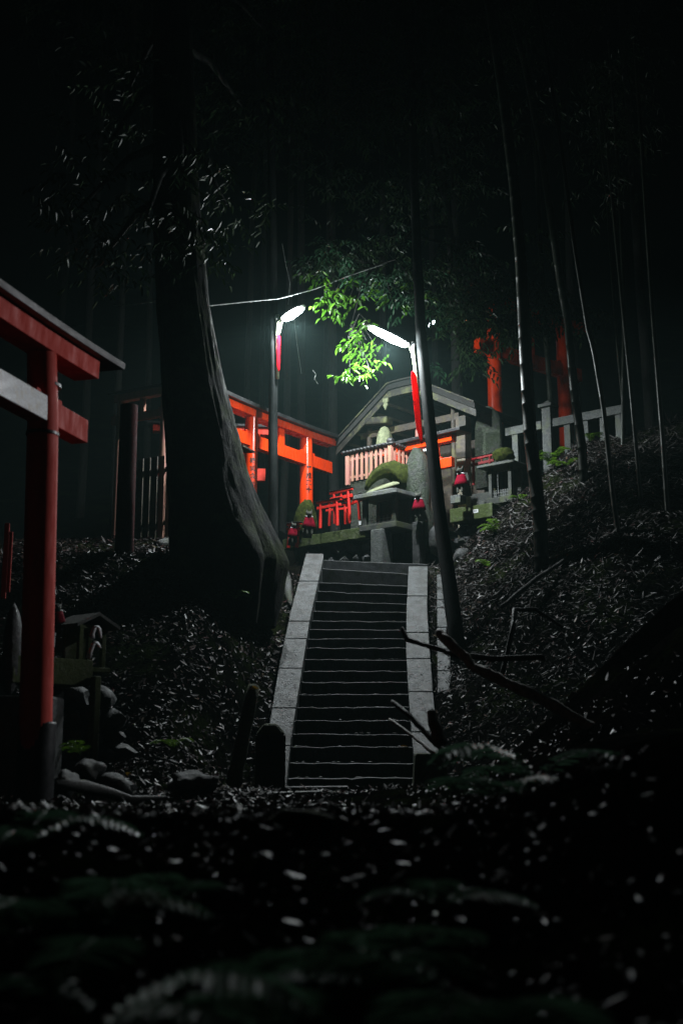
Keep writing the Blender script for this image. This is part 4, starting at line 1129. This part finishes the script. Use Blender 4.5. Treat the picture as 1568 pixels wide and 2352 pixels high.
mb = MB(); q = [P(125, 1800, 10.2), P(190, 1806, 10.6), P(250, 1822, 10.9), P(300, 1838, 11.0), P(380, 1832, 11.2)]
mb.tube([p - q[0] for p in q], [.035, .05, .05, .04, .02], n=10, wob=.3); o = mb.build('fallen_branch', M_darkbranch, smooth=True); o.location = q[0]; tag(o, 'crooked dark branch lying at the foot of the near torii', 'branch')
# log and stone post by the stair foot
a_ = P(583, 1578, 14.3); b_ = P(536, 1800, 13.7); mb = MB()
pts = [b_.lerp(a_, k / 8) + Vector((.02 * nz((k, 0, 0)), 0, 0)) - b_ for k in range(9)]
mb.tube(pts, [.09 - .002 * k for k in range(9)], n=16, wob=.15, ws=5); o = mb.build('leaning_log', rough_mat('mossy_log', (.03, .032, .015), (.07, .072, .035), rough=.9, bump=.8, bscale=25, moss=MOSS, mossamt=.7), smooth=True); o.location = b_; tag(o, 'mossy log leaning on the slope left of the stairs', 'log')
c = P(620, 1812, 14.0); s = mpp(14.0, 1750)
sp = thing('stone_post', 'squat dark stone post with mossy pointed top at the foot of the stairs', 'post', c, .05)
hh = (1812 - 1690) * s
mb = MB(); mb.box((0, .15, hh / 2 - .1), (70 * s, .32, hh + .2)); mb.build('shaft', M_darkstone, sp, bevel=.02)
mb = MB(); mb.box((0, .15, hh + 13 * s), (70 * s, .32, 26 * s), taper=.45); mb.build('cap', M_mossstone, sp, bevel=.03)
c = P(990, 1810, 13.6)
mb = MB(); mb.box((0, .2, .28), (.42, .4, .6), taper=.8); o = mb.build('stone_block', M_mossstone, bevel=.03); o.location = (c.x, c.y, c.z - .2); tag(o, 'mossy dark stone block at the right foot of the stairs', 'stone block')
# left rear: dim gate pillar, paling fence, far frame
g1 = P(288, 1190, 18.6); g1.z = h(g1.x, g1.y)
mb = MB(); mb.tube([(0, 0, 0), (0, 0, 1.4), (0, 0, 2.4)], [.15, .145, .14], n=20); o = mb.build('wooden_post', M_maroon, smooth=True, auto=.6); o.location = g1; tag(o, 'dim round maroon post standing in the shade left of the old tree', 'post')
g2 = P(330, 1190, 20.6); g2.z = h(g2.x, g2.y)
pl_ = thing('paling_fence', 'dim fence of broad upright boards left of the old tree', 'fence', g2, math.radians(-30))
for k in range(5):
    mb = MB(); mb.box((-.1 + k * .16, 0, .75), (.115, .03, 1.5)); mb.build('board', M_fadeverm if k > 2 else M_wood, pl_, bevel=.006)
mb = MB(); mb.box((.22, .03, 1.25), (.85, .03, .08)); mb.box((.22, .03, .3), (.85, .03, .08)); mb.build('rail', M_wood, pl_)
g3 = P(345, 1100, 22.5); g3.z = h(g3.x, g3.y)
torii('dim pinkish torii far behind the paling fence', base_between(P(374, 1100, 22.3).xy.to_3d() + Vector((0, 0, g3.z)), 1, math.radians(-30), 1.1), math.radians(-30), 1.1, zrel(374, 945, 22.3, g3.z) - .1, .16, zrel(374, 906, 22.3, g3.z), .15, .1, .08, .2, .12, M_fadeverm)
# little roof poking out beside the old tree
q = P(560, 1030, 20.3)
rb = thing('offering_box', 'little dark roofed box shrine peeping out from behind the old tree', 'box shrine', (q.x - .05, q.y, h(q.x, q.y)), math.radians(-20))
zt_ = q.z - h(q.x, q.y)
mb = MB(); mb.box((-.05, 0, zt_), (.42, .5, .035), rot=Matrix.Rotation(.12, 3, 'Y')); mb.build('roof', M_greywood, rb, bevel=.004)
mb = MB(); mb.box((-.16, 0, zt_ - .22), (.2, .35, .36)); mb.build('cabinet', M_wood, rb, bevel=.006)
mb = MB(); mb.box((-.18, 0, (zt_ - .4) / 2), (.08, .08, zt_ - .4)); mb.build('stand', M_wood, rb)
# objects at the left edge
for (px, py, w, hh, lab) in ((8, 1375, 11, 175, 'orange-brown votive board at the left edge behind the near torii'), (19, 1360, 8, 140, 'narrow orange-brown votive board next to the pillar of the near torii')):
    q = P(px, py, 12.2); s = mpp(12.2)
    slab('votive_board', M_verm2, lab, 'votive board', q, .2, (w * s, .03, hh * s), .004, 'votive boards at the left edge')
q = P(28, 1500, 11.8); mb = MB(); mb.rock((0, 0, 0), (.2, .25, .9), seed=6, amp=.25); o = mb.build('dark_statue_stone', M_rock, smooth=True); o.location = q; tag(o, 'dark upright stone behind the near torii pillar', 'stone')
slab('rough_plinth', M_rock, 'dark plinth at the left edge behind the near torii', 'plinth', (q.x, q.y + .1, h(q.x, q.y) - .1), 0, (.9, .6, q.z - .42 - h(q.x, q.y) + .1), .03)

# ------------------------------------------------------------------ fallen branches on the right
def branch(label, pts, Y, r0, r1, mat, name='broken_branch'):
    Yb, Yt = Y
    q = [P(x, y, lerp(Yb, Yt, i / (len(pts) - 1))) for i, (x, y) in enumerate(pts)]; Q = []
    for a_, b_ in zip(q, q[1:]):
        for k in range(5): Q.append(a_.lerp(b_, k / 5) + Vector((0, 0, .012 * nz((k * 1.3, a_.x * 5, 2)))))
    Q.append(q[-1]); c = Q[0].copy(); mb = MB()
    mb.tube([p - c for p in Q], [lerp(r0, r1, i / (len(Q) - 1)) for i in range(len(Q))], n=12, wob=.35, ws=7)
    o = mb.build(name, mat, smooth=True); o.location = c; tag(o, label, 'branch', 'broken branches right of the stairs'); return o
branch('thick pale broken branch slanting down over the right bank', [(1006, 1452), (1025, 1470), (1062, 1504), (1085, 1530), (1120, 1548), (1175, 1575), (1240, 1605), (1308, 1645), (1385, 1685)], (11.5, 10.5), .045, .05, M_branch)
branch('dark crooked branch reaching over the right side slab', [(922, 1443), (934, 1468), (960, 1478), (1010, 1492), (1050, 1506), (1150, 1513), (1250, 1510)], (11.8, 11.2), .02, .03, M_darkbranch)
branch('thin grey stick leaning over the lowest steps', [(894, 1652), (949, 1692), (1000, 1735)], (12.5, 11.5), .014, .018, M_branch)
branch('dark stick slanting over the foot of the right side slab', [(900, 1612), (936, 1640), (990, 1698), (1040, 1745)], (11, 10), .02, .025, M_darkbranch)
branch('short blurred stub of branch beside the right side slab', [(988, 1634), (992, 1655), (1003, 1680), (1012, 1710)], (9.3, 9.2), .035, .05, M_branch)
branch('long dark sapling arching across the leaf litter on the right bank', [(1150, 1560), (1178, 1440), (1180, 1400), (1230, 1400), (1290, 1440)], (13.5, 14.5), .03, .02, M_darkbranch)
branch('slanting dark dead branch lying high on the right bank', [(1150, 1395), (1230, 1330), (1320, 1270), (1390, 1215)], (17.2, 18.5), .035, .03, M_bark)

# ------------------------------------------------------------------ ferns
def fern(label, loc, nf, L, mat=None, az=None, spread=PI, seed=0, rise=.6, name='fern'):
    rnd = random.Random(seed); mb = MB()
    for f in range(nf):
        a_ = (az if az is not None else 0) + rnd.uniform(-spread, spread)
        d = Vector((math.cos(a_), math.sin(a_), 0)); l = L * rnd.uniform(.75, 1.1); up = rise * rnd.uniform(.6, 1.2)
        n = 18; prev = None; pts = []
        for i in range(n + 1):
            t = i / n; pts.append(d * (l * t * .9) + Vector((0, 0, l * (up * t - .75 * up * t * t - .12 * t * t))))
        mb.tube([pts[k] for k in range(0, n + 1, 4)], [.004, .003, .003, .002, .001], n=4, cap=False)
        for i in range(2, n + 1):
            t = i / n; w = l * .26 * math.sin(PI * min(1, t * .92 + .08)) ** .8
            tan = (pts[i] - pts[i - 1]).normalized(); side = tan.cross(Vector((0, 0, 1))).normalized()
            for s in (-1, 1):
                dd_ = side * s + tan * .45 + Vector((0, 0, rnd.uniform(-.25, .05)))
                mb.leaf(pts[i], dd_, Vector((0, 0, 1)), w, l / n * .85, .1)
    o = mb.build(name, mat or M_fern); o.location = loc; tag(o, label, 'fern'); return o
def gp(px, py, Ya, Yb):
    Y = Ya
    while Y < Yb:
        p = P(px, py, Y)
        if p.z <= h(p.x, p.y): return p
        Y += .04
    return P(px, py, Yb)
def ggroup(o, g): o['group'] = g; return o
for (px, py, Y, nf, L, az, lab) in ((1266, 1062, 20.6, 9, .42, None, 'bright green fern at the foot of the tall stone fence post'), (1300, 1072, 20.0, 6, .32, None, 'bright green fern just right of the tall fence post fern'), (1356, 1010, 19.8, 5, .32, 1.2, 'small fern between the fence posts on the right'),
                                    (1142, 1225, 20.3, 5, .38, 3.6, 'bright fern hanging over the boulders right of the leaning trunk'), (1195, 1150, 20.0, 4, .24, None, 'tiny fern at the foot of the thickest bamboo'), (1115, 1300, 19.0, 5, .25, None, 'dim fern in the leaf litter below the boulders'),
                                    (540, 1375, 17.5, 6, .3, None, 'dim fern under the roots of the old tree'), (398, 1720, 12.6, 5, .25, None, 'small dim fern low on the left slope'), (185, 1735, 12.0, 5, .3, None, 'dim fern by the small gabled shrine post')):
    fern(lab, P(px, py, Y), nf, L * 1.15, rise=1.25, az=az, spread=PI if az is None else .9, seed=px)
FG = [(110, 2000, 3.7, .5), (270, 2030, 3.5, .55), (400, 1965, 4.0, .36), (470, 1945, 4.3, .3), (240, 2150, 2.9, .5), (560, 2230, 2.7, .45), (860, 2000, 3.9, .45), (900, 2120, 3.2, .4), (790, 2140, 3.1, .45), (1010, 1990, 4.0, .3), (1100, 2120, 3.0, .5),
      (1290, 2200, 2.6, .42), (120, 2280, 2.4, .4), (480, 2330, 2.3, .45), (700, 2320, 2.4, .4), (1120, 1760, 6.0, .5), (1040, 1700, 7.2, .5), (1230, 1700, 6.6, .6), (60, 1930, 4.6, .4)]
words_ = ['at the left edge', 'left of the ground centre', 'below the torii foot', 'beside a small frond', 'in the lower left', 'at the bottom middle', 'in the middle of the foreground', 'right of the middle', 'just below the middle', 'under the stair foot', 'lower right of the middle',
          'at the lower right', 'in the bottom left corner', 'at the bottom edge', 'at the bottom right of centre', 'below the stub of branch', 'by the right foot of the stairs', 'highest on the right', 'under the near torii']
for i, (px, py, Y, L) in enumerate(FG):
    p = P(px, py, Y); p.z = h(p.x, p.y) + .02; L *= 1.25
    if i in (3, 6, 13, 16): continue
    o = fern('blurred dark green foreground fern ' + words_[i], p, 4, L, mat=M_fernfg, seed=i + 50, rise=.75, name='foreground_fern'); ggroup(o, 'ferns in the dark foreground')

# ------------------------------------------------------------------ leaf litter
def scatter(name, label, mat, fn, n, L, W, blade=False, jitter=.5, seed=1, lift=.012):
    rnd = random.Random(seed); mb = MB(); c = 0
    while c < n:
        x, y = fn(rnd)
        dx = abs(x - sx(y))
        if 14.6 < y < 21.2 and dx < 1.08: continue
        if nz((x * 1.3, y * 1.3, seed)) < -.25 + .2 * rnd.random() - .1: 
            if rnd.random() < .7: continue
        z = h(x, y); nn = hn(x, y)
        nn = (nn + Vector((rnd.uniform(-1, 1), rnd.uniform(-1, 1), rnd.uniform(-.2, .6))) * jitter).normalized()
        d = Vector((rnd.uniform(-1, 1), rnd.uniform(-1, 1), rnd.uniform(-.3, .3))); d = (d - nn * d.dot(nn)).normalized()
        s = .45 + 1.1 * rnd.random() ** 2
        mb.leaf(Vector((x, y, z + rnd.uniform(-lift, lift * 2.5))), d, nn, L * s, W * s * rnd.uniform(.5, 1.2), rnd.uniform(-.45, .45)); c += 1
    o = mb.build(name, mat); tag(o, label, 'leaf litter', kind='stuff'); return o
U = lambda r, a, b: r.uniform(a, b)
scatter('leaf_litter', 'glossy dead leaves carpeting the left slope', M_litter, lambda r: (U(r, -5.5, -.7), U(r, 12.2, 20.6)), 22000, .085, .036, seed=2)
scatter('bamboo_leaf_litter', 'pale dead bamboo leaves strewn over the right bank', M_blade, lambda r: (U(r, 1.2, 6.2), 15 + 6.5 * r.random() ** .8), 26000, .12, .014, seed=3, jitter=.6)
scatter('leaf_litter', 'dark dead leaves on the right bank beside the stairs', M_litter, lambda r: (U(r, 1.1, 5), U(r, 14.5, 21)), 6000, .07, .03, seed=4)
scatter('foreground_leaf_litter', 'wet dead leaves on the dark ground near the camera', M_litter, lambda r: (U(r, -3.2, 1.2) , U(r, 3.0, 9.5)), 9000, .05, .022, seed=5, jitter=.6)
scatter('foreground_leaf_litter', 'narrow wet leaves glinting on the ground in front of the stairs', M_blade, lambda r: (U(r, -1.2, 1.3), U(r, 4.6, 7.5)), 600, .09, .014, seed=6, jitter=.8)
scatter('leaf_litter', 'dead leaves on the flat ground before the stairs', M_litter, lambda r: (U(r, -4, 3), U(r, 9, 14.8)), 7000, .07, .032, seed=7)
# a few leaves lying on slabs and steps
mb = MB(); rnd = random.Random(9)
for k in range(230):
    left = rnd.random() < .5
    py = rnd.uniform(1440, 1760) ** 1.0
    a_, b_ = (interp(OUTL, py), interp(INL, py)) if left else (interp(INR, py), interp(OUTR, py))
    p = SP(rnd.uniform(a_ + 2, b_ - 2), py, .125 if left else .105)
    d = Vector((rnd.uniform(-1, 1), rnd.uniform(-1, 1), 0)); d.z = d.y * SL
    mb.leaf(p + Vector((0, 0, .004)), d, Vector((rnd.uniform(-.4, .4), -.5, 1)).normalized(), rnd.uniform(.03, .07), rnd.uniform(.008, .02), -.1)
for k in range(170):
    i = rnd.randrange(4, len(YL)); py = YL[i]; p = SP(rnd.uniform(interp(INL, py), interp(INR, py)), py) + Vector((0, rnd.uniform(.02, .2), .008))
    mb.leaf(p, Vector((rnd.uniform(-1, 1), rnd.uniform(-.4, .4), 0)), Vector((0, -.2, 1)), .05, .02, -.1)
o = mb.build('leaf_litter', M_litter); tag(o, 'dead leaves caught on the stair slabs and steps', 'leaf litter', kind='stuff')
for (px, py, Y, s, lab) in ((983 - 0, 1720, None, .11, 'bright yellow leaf lying on a low step at the right'),):
    p = SP(918, 1716, .01); mb = MB(); mb.leaf(Vector((0, 0, .01)), Vector((1, -.2, .02)), Vector((0, -.6, 1)), s, s * .4, .1); o = mb.build('yellow_leaf', M_yellow); o.location = p; tag(o, lab, 'leaf')
for (px, py, lab) in ((583, 1586, 'yellow leaf stuck on top of the leaning log'), (293, 1785, 'yellow leaf low on the left slope')):
    p = gp(px, py, 11.5, 16) if py > 1600 else P(px, py, 14.2); mb = MB(); mb.leaf(Vector((-.04, 0, .02)), Vector((1, -.2, .1)), Vector((0, -1, .8)), .1, .07, .1); o = mb.build('yellow_leaf', M_yellow); o.location = p; tag(o, lab, 'leaf')
mq = P(690, 1865, 5.1); mb = MB(); mb.rock((0, 0, 0), (.24, .3, .07), seed=3, amp=.5); o = mb.build('moss_cushion', M_moss, smooth=True); o.location = (mq.x, mq.y, h(mq.x, mq.y) + .02); tag(o, 'green moss cushion on the ground in front of the stairs', 'moss')

# ------------------------------------------------------------------ air
mb = MB(); mb.box((0, 16, 12.0), (56, 60, 34))
hz = mb.build('haze', None); tag(hz, kind='stuff')
m = bpy.data.materials.new('night_mist'); m.use_nodes = True; nt = m.node_tree
for n_ in list(nt.nodes):
    if n_.type == 'BSDF_PRINCIPLED': nt.nodes.remove(n_)
pv = nt.nodes.new('ShaderNodeVolumePrincipled'); pv.inputs['Color'].default_value = (.62, .97, .93, 1); pv.inputs['Density'].default_value = .0018; pv.inputs['Anisotropy'].default_value = .0
nt.links.new(pv.outputs[0], nt.nodes['Material Output'].inputs['Volume'])
hz.data.materials.append(m)

# ------------------------------------------------------------------ world, camera
w = bpy.data.worlds.new('World'); sc.world = w; w.use_nodes = True; nt = w.node_tree
bg = nt.nodes['Background']
sky = nt.nodes.new('ShaderNodeTexSky'); sky.sky_type = 'NISHITA'; sky.sun_disc = False; sky.sun_elevation = math.radians(-6); sky.sun_rotation = math.radians(200)
nt.links.new(sky.outputs[0], bg.inputs[0]); bg.inputs[1].default_value = .02
cam = bpy.data.cameras.new('camera'); co = bpy.data.objects.new('camera', cam); COL.objects.link(co); sc.camera = co
co.location = (0, 0, 0); co.rotation_euler = (PI / 2 + TH, 0, 0)
cam.sensor_fit = 'VERTICAL'; cam.sensor_height = 36; cam.sensor_width = 24; cam.lens = F / 2352 * 36
cam.clip_start = .05; cam.clip_end = 300
cam.dof.use_dof = True; cam.dof.focus_distance = 20.0; cam.dof.aperture_fstop = 1.5
sc.view_settings.view_transform = 'Standard'; sc.view_settings.look = 'None'; sc.view_settings.exposure = 0; sc.view_settings.gamma = 1
c = sc.cycles
c.use_denoising = True
try: c.denoiser = 'OPENIMAGEDENOISE'
except Exception: pass
c.volume_bounces = 0; c.max_bounces = 5; c.diffuse_bounces = 2; c.glossy_bounces = 2; c.transmission_bounces = 3; c.sample_clamp_indirect = 3.0
c.caustics_reflective = False; c.caustics_refractive = False
